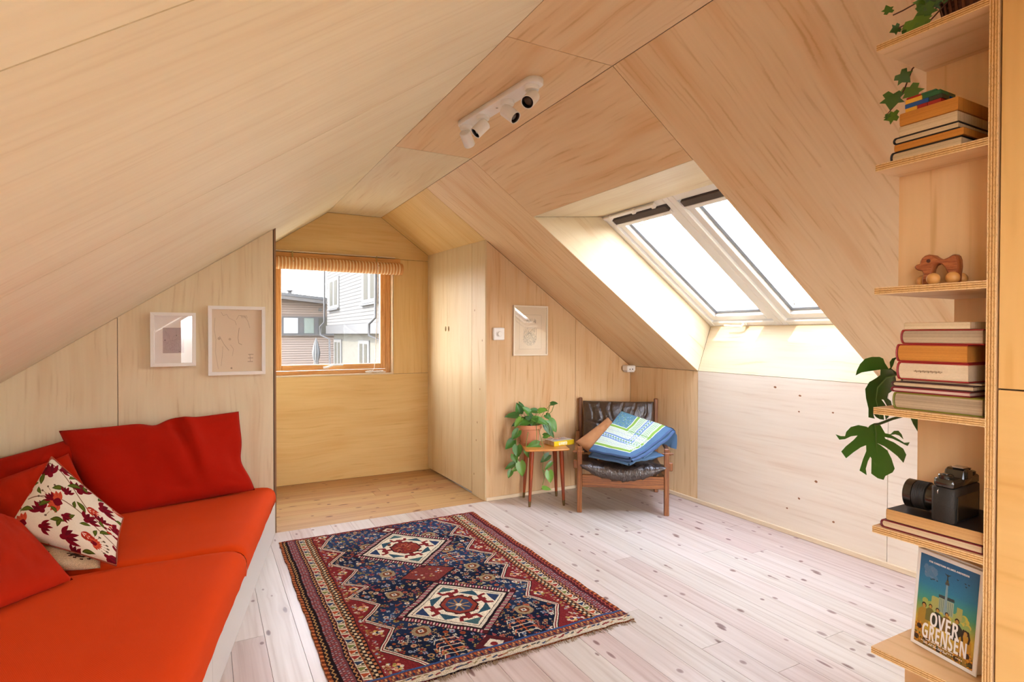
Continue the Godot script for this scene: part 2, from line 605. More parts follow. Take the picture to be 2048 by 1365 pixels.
func room():
	var V := func(x, y, z): return Vector3(x, y, z)
	# floor: planks along the room, and across it in the alcove
	var fl := setting("floor")
	var b := MB.new()
	b.slab([V.call(-1.2, 0, ZB - 0.2), V.call(3.7, 0, ZB - 0.2), V.call(3.7, 0, ZN + 0.2), V.call(-1.2, 0, ZN + 0.2)].map(func(p): return p - Vector3(0, 0.022, 0)), Vector3.UP, 0.2, Vector3.RIGHT)
	wpart("subfloor", b, M.core, fl)
	var x := 0.37 - 0.137 * 11
	while x < XK:
		var x0: float = max(x, XW)
		var x1: float = min(x + 0.137, XK)
		var z := ZG
		if x1 > x0:
			while z < ZN:
				var z1: float = min(z + 1.1 + rng.randf() * 2.4, ZN)
				if ZN - z1 < 0.3: z1 = ZN
				plank(fl, Vector3(x0, 0, z), Vector3(x1, 0, z1), true)
				z = z1
		x += 0.137
	var za := ZB
	while za < ZG - 0.01:
		var z1: float = min(za + 0.1145, ZG)
		var xa := XL
		while xa < 2.0:
			var xb: float = min(xa + 0.7 + rng.randf() * 1.2, 2.0)
			if 2.0 - xb < 0.25: xb = 2.0
			plank(fl, Vector3(xa, 0, za), Vector3(xb, 0, z1), false)
			xa = xb
		za = z1

	# ceiling: flat strip and two slopes
	var ce := setting("ceiling")
	var zs := [ZB, -3.335, -1.909, -0.5, 0.9, ZN]
	for k in 5:
		panel(ce, [V.call(F1, HF, zs[k]), V.call(F2, HF, zs[k]), V.call(F2, HF, zs[k + 1]), V.call(F1, HF, zs[k + 1])], Vector3.DOWN, Vector3.BACK, M.ply2 if k > 0 else M.ply)
	core(ce, [V.call(F1 - 0.1, HF, ZB - 0.2), V.call(F2 + 0.1, HF, ZB - 0.2), V.call(F2 + 0.1, HF, ZN + 0.2), V.call(F1 - 0.1, HF, ZN + 0.2)], Vector3.DOWN)
	var nl := Vector3(SL, -1, 0).normalized()
	var gl := Vector3(1, SL, 0).normalized()
	zs = [ZB, -3.35, -1.965, -0.815]
	for k in 3:
		panel(ce, [V.call(XW, yl(XW), zs[k]), V.call(F1, HF, zs[k]), V.call(F1, HF, zs[k + 1]), V.call(XW, yl(XW), zs[k + 1])], nl, gl, M.ply3)
	# the left slope carries a skylight beside the camera (outside the picture)
	var w0 := -0.75
	var w1 := 0.35
	var za0 := LZ0
	var za1 := LZ1
	for q in [[XW, F1, -0.815, za0], [XW, w0, za0, za1], [w1, F1, za0, za1], [XW, F1, za1, ZN]]:
		panel(ce, [V.call(q[0], yl(q[0]), q[2]), V.call(q[1], yl(q[1]), q[2]), V.call(q[1], yl(q[1]), q[3]), V.call(q[0], yl(q[0]), q[3])], nl, gl, M.ply3)
	for q in [[XW - 0.2, F1 + 0.1, ZB - 0.2, za0], [XW - 0.2, w0, za0, za1], [w1, F1 + 0.1, za0, za1], [XW - 0.2, F1 + 0.1, za1, ZN + 0.2]]:
		core(ce, [V.call(q[0], yl(q[0]), q[2]), V.call(q[1], yl(q[1]), q[2]), V.call(q[1], yl(q[1]), q[3]), V.call(q[0], yl(q[0]), q[3])], nl)
	var nr := Vector3(-SR, -1, 0).normalized()
	var gr := Vector3(1, -SR, 0).normalized()
	var rs := [[F2, 1.999, ZB, ZG, M.ply_alc_bounce, 0], [F2, XK, ZG, ZS1, M.ply2, 0], [F2, XS, ZS1, ZS2, M.ply2, 1], [F2, XK, ZS2, -0.55, M.ply2, 0], [F2, XK, -0.55, ZN, M.ply, 0]]
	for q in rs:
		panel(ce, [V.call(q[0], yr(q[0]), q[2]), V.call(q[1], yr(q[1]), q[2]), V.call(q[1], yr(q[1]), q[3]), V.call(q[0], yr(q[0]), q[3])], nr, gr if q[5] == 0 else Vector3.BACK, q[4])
	for q in [[F2 - 0.1, XK + 0.3, ZB - 0.2, ZS1 - 0.02], [F2 - 0.1, XS - 0.02, ZS1 - 0.02, ZS2 + 0.02], [F2 - 0.1, XK + 0.3, ZS2 + 0.02, ZN + 0.2]]:
		core(ce, [V.call(q[0], yr(q[0]), q[2]), V.call(q[1], yr(q[1]), q[2]), V.call(q[1], yr(q[1]), q[3]), V.call(q[0], yr(q[0]), q[3])], nr)

	# gable wall left of the alcove
	var gw := setting("wall_far_left")
	panel(gw, [V.call(XW, 0, ZG), V.call(-0.46, 0, ZG), V.call(-0.46, yl(-0.46), ZG), V.call(XW, yl(XW), ZG)], Vector3.BACK, Vector3.UP, M.ply)
	panel(gw, [V.call(-0.46, 0, ZG), V.call(XL - 0.018, 0, ZG), V.call(XL - 0.018, yl(XL - 0.018), ZG), V.call(-0.46, yl(-0.46), ZG)], Vector3.BACK, Vector3.UP, M.ply)
	b = MB.new()
	b.slab([V.call(XL - 0.017, 0, ZG), V.call(XL, 0, ZG), V.call(XL, yl(XL), ZG), V.call(XL - 0.017, yl(XL - 0.017), ZG)], Vector3.BACK, 0.1, Vector3.UP, ro(), Vector2(2, 0.1))
	wpart("corner_edge", b, M.oak_pale, gw)
	core(gw, [V.call(XW - 0.2, 0, ZG), V.call(XL - 0.016, 0, ZG), V.call(XL - 0.016, yl(XL) - 0.02, ZG), V.call(XW - 0.2, yl(XW - 0.2), ZG)], Vector3.BACK, 0.09)
	# side of the alcove (turned away from the camera)
	var sw := setting("wall_alcove_left")
	panel(sw, [V.call(XL, 0, ZB), V.call(XL, 0, ZG - 0.1), V.call(XL, yl(XL), ZG - 0.1), V.call(XL, yl(XL), ZB)], Vector3.RIGHT, Vector3.UP, M.ply3)
	core(sw, [V.call(XL, 0, ZB - 0.2), V.call(XL, 0, ZG - 0.1), V.call(XL, yl(XL), ZG - 0.1), V.call(XL, yl(XL), ZB - 0.2)], Vector3.RIGHT, 0.1)
	# back wall of the alcove with its window opening
	var bw := setting("wall_alcove_back")
	var ox0 := 0.5
	var ox1 := 1.614
	var oy0 := 0.966
	var oy1 := 2.075
	panel(bw, [V.call(XL, 0, ZB), V.call(2.0, 0, ZB), V.call(2.0, oy0, ZB), V.call(XL, oy0, ZB)], Vector3.BACK, Vector3.RIGHT, M.ply_alc_bounce)
	panel(bw, [V.call(ox1, oy0, ZB), V.call(2.0, oy0, ZB), V.call(2.0, oy1, ZB), V.call(ox1, oy1, ZB)], Vector3.BACK, Vector3.UP, M.ply_alc_bounce)
	panel(bw, [V.call(XL, oy0, ZB), V.call(ox0, oy0, ZB), V.call(ox0, yl(ox0), ZB), V.call(XL, yl(XL), ZB)], Vector3.BACK, Vector3.UP, M.ply_alc_bounce)
	panel(bw, [V.call(ox0, oy1, ZB), V.call(2.0, oy1, ZB), V.call(2.0, yr(2.0), ZB), V.call(F2, HF, ZB), V.call(F1, HF, ZB), V.call(ox0, yl(ox0), ZB)], Vector3.BACK, Vector3.RIGHT, M.ply_alc_bounce)
	for q in [[0.2, 2.8, -0.2, oy0], [ox1, 2.8, oy0, oy1], [0.2, ox0, oy0, oy1], [0.2, 2.8, oy1, 2.6]]:
		core(bw, [V.call(q[0], q[2], ZB), V.call(q[1], q[2], ZB), V.call(q[1], q[3], ZB), V.call(q[0], q[3], ZB)], Vector3.BACK, 0.2)
	# gable wall right of the alcove
	var gr2 := setting("wall_far_right")
	for q in [[2.004, 2.872], [2.872, XK]]:
		panel(gr2, [V.call(q[0], 0, ZG), V.call(q[1], 0, ZG), V.call(q[1], yr(q[1]), ZG), V.call(q[0], yr(q[0]), ZG)], Vector3.BACK, Vector3.UP, M.ply_gab_dimmed)
	core(gr2, [V.call(2.004, 0, ZG), V.call(XK + 0.2, 0, ZG), V.call(XK + 0.2, yr(XK + 0.2), ZG), V.call(2.004, yr(2.004), ZG)], Vector3.BACK, 0.1)
	# knee wall on the right, under the skylight
	var kw := setting("wall_right")
	var zz := [ZG, ZS1, -1.887, -0.55]
	for k in 3:
		panel(kw, [V.call(XK, 0, zz[k]), V.call(XK, 0, zz[k + 1]), V.call(XK, HK, zz[k + 1]), V.call(XK, HK, zz[k])], Vector3.LEFT, Vector3.UP if k == 0 else Vector3.BACK, M.ply2 if k == 0 else M.knee)
	core(kw, [V.call(XK, -0.1, ZG - 0.2), V.call(XK, -0.1, ZN), V.call(XK, HK - 0.01, ZN), V.call(XK, HK - 0.01, ZG - 0.2)], Vector3.LEFT)
	# knots of the knee panel
	b = MB.new()
	for q in [[0.987, -2.634, .011, .007], [0.946, -2.445, .010, .006], [0.839, -2.451, .007, .005], [0.86, -2.217, .008, .005], [0.399, -2.327, .011, .008], [0.259, -2.446, .009, .007], [0.171, -2.535, .008, .006], [0.171, -2.208, .009, .007]]:
		var po := PackedVector2Array()
		for k in 10: po.append(Vector2(cos(TAU * k / 10) * q[2], sin(TAU * k / 10) * q[3]) * (0.8 + 0.35 * rng.randf()))
		b.prism(po, 0.001, Vector3(XK, q[0], q[1]), Basis(Vector3.BACK, Vector3.UP, Vector3.LEFT))
	wpart("knot", b, M.knot, kw).set_meta("kind", "stuff")
	# left knee wall, wall behind the camera, partition that closes the room on the right
	var lw := setting("wall_left")
	panel(lw, [V.call(XW, 0, ZG), V.call(XW, 0, ZN), V.call(XW, yl(XW), ZN), V.call(XW, yl(XW), ZG)], Vector3.RIGHT, Vector3.UP, M.ply)
	core(lw, [V.call(XW, -0.1, ZG - 0.2), V.call(XW, -0.1, ZN + 0.2), V.call(XW, yl(XW), ZN + 0.2), V.call(XW, yl(XW), ZG - 0.2)], Vector3.RIGHT)
	var nw := setting("wall_near")
	for q in NEARWALL:
		panel(nw, [V.call(q[0], q[2], ZN), V.call(q[1], q[2], ZN), V.call(q[1], q[3], ZN), V.call(q[0], q[3], ZN)], Vector3.FORWARD, Vector3.UP, M.ply)
		core(nw, [V.call(q[0], q[2], ZN), V.call(q[1], q[2], ZN), V.call(q[1], q[3], ZN), V.call(q[0], q[3], ZN)], Vector3.FORWARD)
	var pw := setting("wall_partition")
	for q in [[0.0, 1.243], [1.243, HF]]:
		panel(pw, [V.call(XP, q[0], -0.546), V.call(XP, q[0], ZN), V.call(XP, q[1], ZN), V.call(XP, q[1], -0.546)], Vector3.LEFT, Vector3.UP if q[0] > 0 else Vector3.BACK, M.ply_amber_shade)
	core(pw, [V.call(XP, 0, -0.546), V.call(XP, 0, ZN), V.call(XP, HF, ZN), V.call(XP, HF, -0.546)], Vector3.LEFT, 0.08)
	# baseboards
	var bb := setting("baseboard_far_right")
	b = MB.new()
	b.box(Vector3((2.0 + XK) / 2, 0.014, ZG + 0.007), Vector3(XK - 2.0, 0.028, 0.014), Basis.IDENTITY, 0.003)
	wpart("batten", b, M.trim, bb)
	bb = setting("baseboard_right")
	b = MB.new()
	b.box(Vector3(XK - 0.008, 0.016, (ZG + -0.55) / 2), Vector3(0.016, 0.032, -0.55 - ZG), Basis.IDENTITY, 0.003)
	wpart("batten", b, M.trim, bb)

func plank(fl: Node3D, a: Vector3, c: Vector3, along_z: bool):
	var b := MB.new()
	var row := rng.randi() % 8
	var u0 := rng.randf()
	var g := 0.0009
	var p := [Vector3(a.x + g, 0, a.z + g), Vector3(a.x + g, 0, c.z - g), Vector3(c.x - g, 0, c.z - g), Vector3(c.x - g, 0, a.z + g)]
	var uv := []
	for q in p:
		var l: float = (q.z - a.z) if along_z else (q.x - a.x)
		var s: float = (q.x - a.x) / 0.137 if along_z else (q.z - a.z) / 0.137
		uv.append(Vector2(u0 + l / 3.2, (row + 0.04 + 0.92 * clamp(s, 0.0, 1.0)) / 8.0))
	b.quad(p[0], p[1], p[2], p[3], uv[0], uv[1], uv[2], uv[3])
	var dn := Vector3(0, -0.02, 0)
	for k in 4:
		var j := (k + 1) % 4
		b.quad(p[k] + dn, p[j] + dn, p[j], p[k], uv[k], uv[j], uv[j], uv[k])
	wpart("plank", b, M.floor if along_z else M.floor_raw, fl)
# ---------------------------------------------------------------- windows
func skylights():
	var gs := Vector3(1, -SR, 0).normalized()     # down the slope
	var no := Vector3(SR, 1, 0).normalized()      # outwards
	var O := Vector3(2.525, 2.199, 0)             # top edge of the window plane
	var L := 1.35
	var bs := Basis(gs, no, gs.cross(no))
	var zx := gs.cross(no)                        # +z or -z
	# lining of the reveal: top, bottom and two sides
	var rv := setting("trim_1")
	var top_in := Vector3(XS, yr(XS), 0)
	var bot_in := Vector3(XK, HK, 0)
	var bot_out := O + gs * L
	var zv := func(p, z): return Vector3(p.x, p.y, z)
	var tn := Vector3((O - top_in).y, -(O - top_in).x, 0).normalized()
	panel(rv, [zv.call(top_in, ZS1), zv.call(O, ZS1), zv.call(O, ZS2), zv.call(top_in, ZS2)], tn, Vector3.BACK, M.ply_rev_dimmed, 0.018)
	var bn := Vector3(-(bot_out - bot_in).y, (bot_out - bot_in).x, 0).normalized()
	panel(rv, [zv.call(bot_in, ZS1), zv.call(bot_out, ZS1), zv.call(bot_out, ZS2), zv.call(bot_in, ZS2)], bn, Vector3.BACK, M.ply_rev_dimmed, 0.018)
	for s in [ZS1, ZS2]:
		panel(rv, [zv.call(top_in, s), zv.call(O, s), zv.call(bot_out, s), zv.call(bot_in, s)], Vector3.BACK if s == ZS1 else Vector3.FORWARD, gs, M.ply_rev_dimmed, 0.018)
	var b := MB.new()
	for q in [[top_in, O, tn], [bot_in, bot_out, bn]]:
		b = MB.new()
		b.slab([zv.call(q[0], ZS1 - 0.06) - q[2] * 0.019, zv.call(q[1], ZS1 - 0.06) - q[2] * 0.019, zv.call(q[1], ZS2 + 0.06) - q[2] * 0.019, zv.call(q[0], ZS2 + 0.06) - q[2] * 0.019], q[2], 0.05, Vector3.BACK, Vector2.ZERO, Vector2(2.4, 1.2), 0.0)
		wpart("leak_jacket", b, M.core, rv)  # unseen jacket slab added to stop light leaking round the reveal
	for s in [-1, 1]:
		b = MB.new()
		var zz: float = (ZS1 - 0.019) if s < 0 else (ZS2 + 0.019)
		var mid := (top_in + O + bot_out + bot_in) * 0.25
		var up_ := -no * 0.03
		b.slab([zv.call(top_in - gs * 0.03 - up_, zz), zv.call(O - gs * 0.03, zz), zv.call(bot_out + gs * 0.03, zz), zv.call(bot_in + gs * 0.03 - up_, zz)], Vector3.BACK * -s, 0.05, gs, Vector2.ZERO, Vector2(2.4, 1.2), 0.0)
		wpart("leak_jacket", b, M.core, rv)  # side jackets, out of view, added against light leaks at the corners
	# two roof windows side by side
	var zm := (ZS1 + ZS2) / 2 - 0.055
	var units := [[ZS1, zm], [zm, ZS2]]
	for u in 2:
		var z0: float = units[u][0]
		var z1: float = units[u][1]
		var wn := setting("window_%d" % (u + 2))
		var at := func(s, n, z): return O + gs * s + no * n + Vector3(0, 0, z)
		var bar := func(bb: MB, s0, s1, n0, n1, za, zb, bev = 0.004):
			bb.box(at.call((s0 + s1) / 2, (n0 + n1) / 2, (za + zb) / 2), Vector3(s1 - s0, n1 - n0, abs(zb - za)), Basis(gs, no, zx), bev)
		var wf := 0.045
		for q in [[-0.03, L + 0.03, z0 - (0.03 if u == 0 else 0.0), z0 + wf], [-0.03, L + 0.03, z1 - wf, z1 + (0.03 if u == 1 else 0.0)], [-0.03, wf, z0 + wf, z1 - wf], [L - wf, L + 0.03, z0 + wf, z1 - wf]]:
			b = MB.new()
			bar.call(b, q[0], q[1], 0.0, 0.055, q[2], q[3])
			wpart("frame_bar", b, M.white, wn)
		var g := 0.004
		var ws := 0.06
		for q in [[wf + g, L - wf - g, z0 + wf + g, z0 + wf + ws], [wf + g, L - wf - g, z1 - wf - ws, z1 - wf - g], [wf + g, wf + ws, z0 + wf + ws, z1 - wf - ws], [L - wf - ws, L - wf - g, z0 + wf + ws, z1 - wf - ws]]:
			b = MB.new()
			bar.call(b, q[0], q[1], 0.018, 0.062, q[2], q[3])
			# stepped glazing bead
			wpart("sash_bar", b, M.white, wn)
		var i0 := wf + ws
		for q in [[i0, L - i0, z0 + i0, z0 + i0 + 0.028], [i0, L - i0, z1 - i0 - 0.02, z1 - i0], [i0, i0 + 0.02, z0 + i0, z1 - i0], [L - i0 - 0.028, L - i0, z0 + i0, z1 - i0]]:
			b = MB.new()
			bar.call(b, q[0], q[1], 0.046, 0.068, q[2], q[3], 0.002)
			wpart("gasket", b, M.gasket, wn)
		b = MB.new()
		bar.call(b, i0 - 0.01, L - i0 + 0.01, 0.050, 0.054, z0 + i0 - 0.01, z1 - i0 + 0.01, 0.0)
		wpart("pane", b, M.glass, wn)
		# pleated blind packed at the head, with its rail
		b = MB.new()
		bar.call(b, wf + 0.012, wf + 0.058, -0.004, 0.020, z0 + wf + 0.02, z1 - wf - 0.02, 0.002)
		wpart("blind_pack", b, M.blind_brown, wn)
		b = MB.new()
		bar.call(b, wf + 0.058, wf + 0.09, -0.004, 0.018, z0 + wf + 0.02, z1 - wf - 0.02)
		wpart("blind_rail", b, M.white, wn)
		if u == 0:
			b = MB.new()
			bar.call(b, 0.004, 0.03, -0.022, -0.002, z0 + 0.02, z1 - 0.12)
			wpart("vent_bar", b, M.white, wn)
			for zz in [z0 + 0.09, z0 + 0.34, z1 - 0.13]:
				b = MB.new()
				bar.call(b, 0.0, 0.036, -0.03, -0.002, zz - 0.016, zz + 0.016)
				wpart("vent_bracket", b, M.plastic, wn)
			b = MB.new()
			var hz := (z0 + z1) / 2 + 0.03
			bar.call(b, L - 0.06, L - 0.02, -0.016, 0.0, hz - 0.016, hz + 0.016)
			b.tube([at.call(L - 0.04, -0.012, hz), at.call(L - 0.045, -0.04, hz - 0.01), at.call(L - 0.06, -0.048, hz - 0.06), at.call(L - 0.065, -0.046, hz - 0.15)], [0.008, 0.009, 0.009, 0.008], 10)
			wpart("handle", b, M.plastic, wn)

func alcove_window():
	var x0 := 0.5
	var x1 := 1.614
	var y0 := 0.966
	var y1 := 2.075
	var zf := ZB - 0.05
	# jambs, head and sill boards of the opening
	var tr := setting("trim_2")
	var b := MB.new()
	for q in [[Vector3(x0 + 0.006, (y0 + y1) / 2, ZB - 0.085), Vector3(0.012, y1 - y0, 0.17)], [Vector3(x1 - 0.006, (y0 + y1) / 2, ZB - 0.085), Vector3(0.012, y1 - y0, 0.17)], [Vector3((x0 + x1) / 2, y1 - 0.006, ZB - 0.085), Vector3(x1 - x0 - 0.024, 0.012, 0.17)], [Vector3((x0 + x1) / 2, y0 + 0.006, ZB - 0.083), Vector3(x1 - x0 - 0.024, 0.012, 0.176)]]:
		b = MB.new()
		b.box(q[0], q[1], Basis.IDENTITY, 0.001)
		wpart("jamb_board", b, M.trim, tr)
	var wn := setting("window_1")
	var a := x0 + 0.012
	var c := x1 - 0.012
	var e := y0 + 0.012
	var f := y1 - 0.012
	var fw := 0.05
	for q in [[a, a + fw, e, f], [c - fw, c, e, f], [a + fw, c - fw, e, e + 0.036], [a + fw, c - fw, f - fw, f]]:
		b = MB.new()
		b.box(Vector3((q[0] + q[1]) / 2, (q[2] + q[3]) / 2, zf - 0.04), Vector3(q[1] - q[0], q[3] - q[2], 0.06), Basis.IDENTITY, 0.003)
		wpart("frame_bar", b, M.pine, wn)
	var s0 := a + 0.046
	var s1 := c - 0.05
	var t0 := e + 0.040
	var t1 := f - 0.05
	var sw := 0.052
	for q in [[s0, s0 + sw, t0, t1], [s1 - sw, s1, t0, t1], [s0 + sw, s1 - sw, t0, t0 + sw], [s0 + sw, s1 - sw, t1 - sw, t1]]:
		b = MB.new()
		b.box(Vector3((q[0] + q[1]) / 2, (q[2] + q[3]) / 2, zf - 0.03), Vector3(q[1] - q[0] - 0.002, q[3] - q[2] - 0.002, 0.056), Basis.IDENTITY, 0.004)
		wpart("sash_bar", b, M.pine, wn)
	b = MB.new()
	b.box(Vector3((s0 + s1) / 2, (t0 + t1) / 2, zf - 0.04), Vector3(s1 - s0 - 2 * sw + 0.01, t1 - t0 - 2 * sw + 0.01, 0.006))
	wpart("pane", b, M.glass2, wn)
	b = MB.new()
	var hx := 1.02
	b.box(Vector3(hx - 0.03, t0 + 0.022, zf + 0.004), Vector3(0.05, 0.02, 0.012), Basis.IDENTITY, 0.003)
	b.tube([Vector3(hx - 0.03, t0 + 0.022, zf + 0.01), Vector3(hx - 0.01, t0 + 0.03, zf + 0.03), Vector3(hx + 0.03, t0 + 0.044, zf + 0.032), Vector3(hx + 0.12, t0 + 0.046, zf + 0.03)], [0.009, 0.011, 0.009, 0.008], 10)
	wpart("handle", b, M.plastic, wn)
# ---------------------------------------------------------------- fittings on walls and ceiling
func cupboard():
	var t := thing("built_in_cupboard", "tall plywood cupboard built into the alcove's right side, with two round finger holes", "cupboard", Vector3(2.0, 0, (ZB + ZG) / 2))
	var b := MB.new()
	# line of the cupboard front runs slightly askew
	var fx := func(z): return 1.963 + (z - ZB) / (ZG - ZB) * 0.031
	var dirz := Vector3(0.031, 0, ZG - ZB).normalized()
	var nr := Vector3(-dirz.z, 0, dirz.x)
	b.slab([Vector3(fx.call(ZB) + 0.03, 0, ZB), Vector3(fx.call(ZG) + 0.03, 0, ZG - 0.13), Vector3(fx.call(ZG) + 0.03, yr(2.07), ZG - 0.13), Vector3(fx.call(ZB) + 0.03, yr(2.04), ZB)], nr, 0.02, Vector3.UP)
	wpart("carcass", b, M.dark, t)
	var zs := [ZB + 0.002, -4.938, -4.415]
	var hz := [-4.972, -4.904]
	for k in 2:
		b = MB.new()
		var z0: float = zs[k] + 0.001
		var z1: float = zs[k + 1] - 0.001
		var pts := [Vector3(fx.call(z0), 0.022, z0), Vector3(fx.call(z1), 0.022, z1), Vector3(fx.call(z1), yr(fx.call(z1)) - 0.002, z1), Vector3(fx.call(z0), yr(fx.call(z0)) - 0.002, z0)]
		# keyhole polygon: outline, then round the finger hole, and back
		var loop := []
		var hc := Vector3(fx.call(hz[k]), 1.40, hz[k])
		for q in 17:
			var a: float = -PI / 2 + TAU * q / 16.0 * -1.0
			loop.append(hc + dirz * cos(a) * 0.0155 + Vector3.UP * sin(a) * 0.024)
		var base := Vector3(fx.call(hz[k]), 0.022, hz[k])
		var all := [pts[0], base - dirz * 0.0002]
		loop[0] -= dirz * 0.0002
		loop[16] += dirz * 0.0002
		all.append_array(loop)
		all.append_array([base + dirz * 0.0002, pts[1], pts[2], pts[3]])
		b.slab(all, nr, 0.018, Vector3.UP, ro(), Vector2(2.4, 1.2), 0.0)
		wpart("door", b, M.ply_cup_dimmed, t)
	b = MB.new()
	b.slab([Vector3(fx.call(-4.413), 0, -4.413), Vector3(fx.call(ZG), 0, ZG + 0.002), Vector3(fx.call(ZG), yr(fx.call(ZG)) - 0.002, ZG + 0.002), Vector3(fx.call(-4.413), yr(fx.call(-4.413)) - 0.002, -4.413)], nr, 0.018, Vector3.UP, ro())
	wpart("end_panel", b, M.ply_cup_dimmed, t)
	b = MB.new()
	for q in [[0.18, -4.37], [0.47, -4.33], [1.30, -4.22], [0.9, -4.26], [0.62, -4.31], [1.55, -4.36]]:
		var po := PackedVector2Array()
		for k in 8: po.append(Vector2(cos(TAU * k / 8) * .005, sin(TAU * k / 8) * .009))
		b.prism(po, 0.0008, Vector3(fx.call(q[1]) - 0.0003, q[0], q[1]), Basis(dirz, Vector3.UP, nr))
	wpart("knot", b, M.knot, t).set_meta("kind", "stuff")

func blind():
	var t := thing("roll_up_blind", "striped straw-coloured roll-up blind hanging rolled above the alcove window", "blind", Vector3(1.06, 2.0, ZB + 0.05))
	var x0 := 0.47
	var x1 := 1.672
	var b := MB.new()
	b.box(Vector3((x0 + x1) / 2, 2.048, ZB + 0.016), Vector3(x1 - x0, 0.05, 0.028), Basis.IDENTITY, 0.003)
	wpart("headrail", b, M.pine, t)
	b = MB.new()
	b.box(Vector3((x0 + x1 - 0.05) / 2, 2.083, ZB + 0.020), Vector3(x1 - x0 - 0.05, 0.012, 0.036), Basis.IDENTITY, 0.003)
	wpart("top_lath", b, M.trim, t)
	var prof := []
	b = MB.new()
	b.lathe([Vector2(0, x0), Vector2(0.05, x0), Vector2(0.055, x0 + 0.004), Vector2(0.055, x1 + 0.006), Vector2(0.05, x1 + 0.01), Vector2(0, x1 + 0.01)], Vector3(0, 1.972, ZB + 0.062), Basis(Vector3.UP, Vector3.RIGHT, Vector3.FORWARD), 28, false)
	wpart("roll", b, M.reed, t)
	b = MB.new()
	var x := x0 + 0.014
	while x < x1:
		b.lathe([Vector2(0.0545, x - 0.0045), Vector2(0.0565, x - 0.003), Vector2(0.0565, x + 0.003), Vector2(0.0545, x + 0.0045)], Vector3(0, 1.972, ZB + 0.062), Basis(Vector3.UP, Vector3.RIGHT, Vector3.FORWARD), 28)
		x += 0.029
	wpart("binding_thread", b, M.thread, t).set_meta("kind", "stuff")
	for xx in [0.69, 1.44]:
		b = MB.new()
		b.tube([Vector3(xx, 2.085, ZB + 0.04), Vector3(xx, 2.03, ZB + 0.036), Vector3(xx + 0.002, 1.985, ZB + 0.118)], 0.006, 8)
		wpart("cord_loop", b, M.string_dark, t)
	t = thing("blind_cord", "pale cotton blind cord hanging in the alcove window, its end coiled on the sill", "cord", Vector3(1.48, 0.98, ZB - 0.02))
	b = MB.new()
	var p := [Vector3(1.43, 2.02, ZB + 0.118), Vector3(1.43, 1.7, ZB + 0.10), Vector3(1.432, 1.35, ZB + 0.05), Vector3(1.437, 1.15, ZB + 0.01), Vector3(1.43, 1.03, ZB - 0.01), Vector3(1.41, 0.99, ZB - 0.02)]
	for k in 40:
		var a := k * 0.62
		p.append(Vector3(1.44 + cos(a) * (0.10 - 0.001 * k) + 0.02 * sin(k * 1.7), 0.984 + 0.006 * (k % 4), ZB - 0.020 + sin(a) * 0.018))
	b.tube(p, 0.003, 6)
	wpart("cord", b, M.string, t)

func frame(called, label, group, c: Vector3, w: float, h: float, fw: float, depth: float, fm: Material, art: Material, aw: float, ah: float, dy := 0.0, tilt := 0.0):
	var t := thing(called, label, "picture", c, 0.0, group)
	t.rotation.z = tilt
	var b := MB.new()
	# mitred moulding: four bars cut at 45 degrees
	var o := [Vector2(-w / 2, -h / 2), Vector2(w / 2, -h / 2), Vector2(w / 2, h / 2), Vector2(-w / 2, h / 2)]
	var i := [Vector2(-w / 2 + fw, -h / 2 + fw), Vector2(w / 2 - fw, -h / 2 + fw), Vector2(w / 2 - fw, h / 2 - fw), Vector2(-w / 2 + fw, h / 2 - fw)]
	for k in 4:
		var j := (k + 1) % 4
		b.prism(PackedVector2Array([o[k], o[j], i[j], i[k]]), depth, Vector3(0, 0, depth / 2), Basis.IDENTITY, 0.0012)
	part("frame", b, fm, t)
	b = MB.new()
	b.box(Vector3(0, 0, 0.006), Vector3(w - fw, h - fw, 0.01))
	part("mount", b, M.paper if fm == M.white else M.paper_warm, t)
	b = MB.new()
	b.quad(Vector3(-aw / 2, dy - ah / 2, 0.0116), Vector3(aw / 2, dy - ah / 2, 0.0116), Vector3(aw / 2, dy + ah / 2, 0.0116), Vector3(-aw / 2, dy + ah / 2, 0.0116), Vector2(0, 1), Vector2(1, 1), Vector2(1, 0), Vector2(0, 0))
	part("drawing", b, art, t)
	if group != "" and w > 0.3: return
	b = MB.new()
	b.box(Vector3(0, 0, depth - 0.008), Vector3(w - 2 * fw + 0.002, h - 2 * fw + 0.002, 0.002))
	part("glass", b, M.glass, t)

func scribble(p: Pad, o: Vector2, s: float, n: int, c: Color, t: float):
	var pts := []
	var a := rng.randf() * TAU
	var q := o
	for k in n:
		pts.append(q)
		a += (rng.randf() - 0.5) * 1.5
		q += Vector2(cos(a), sin(a)) * s
	p.path(pts, t, c)

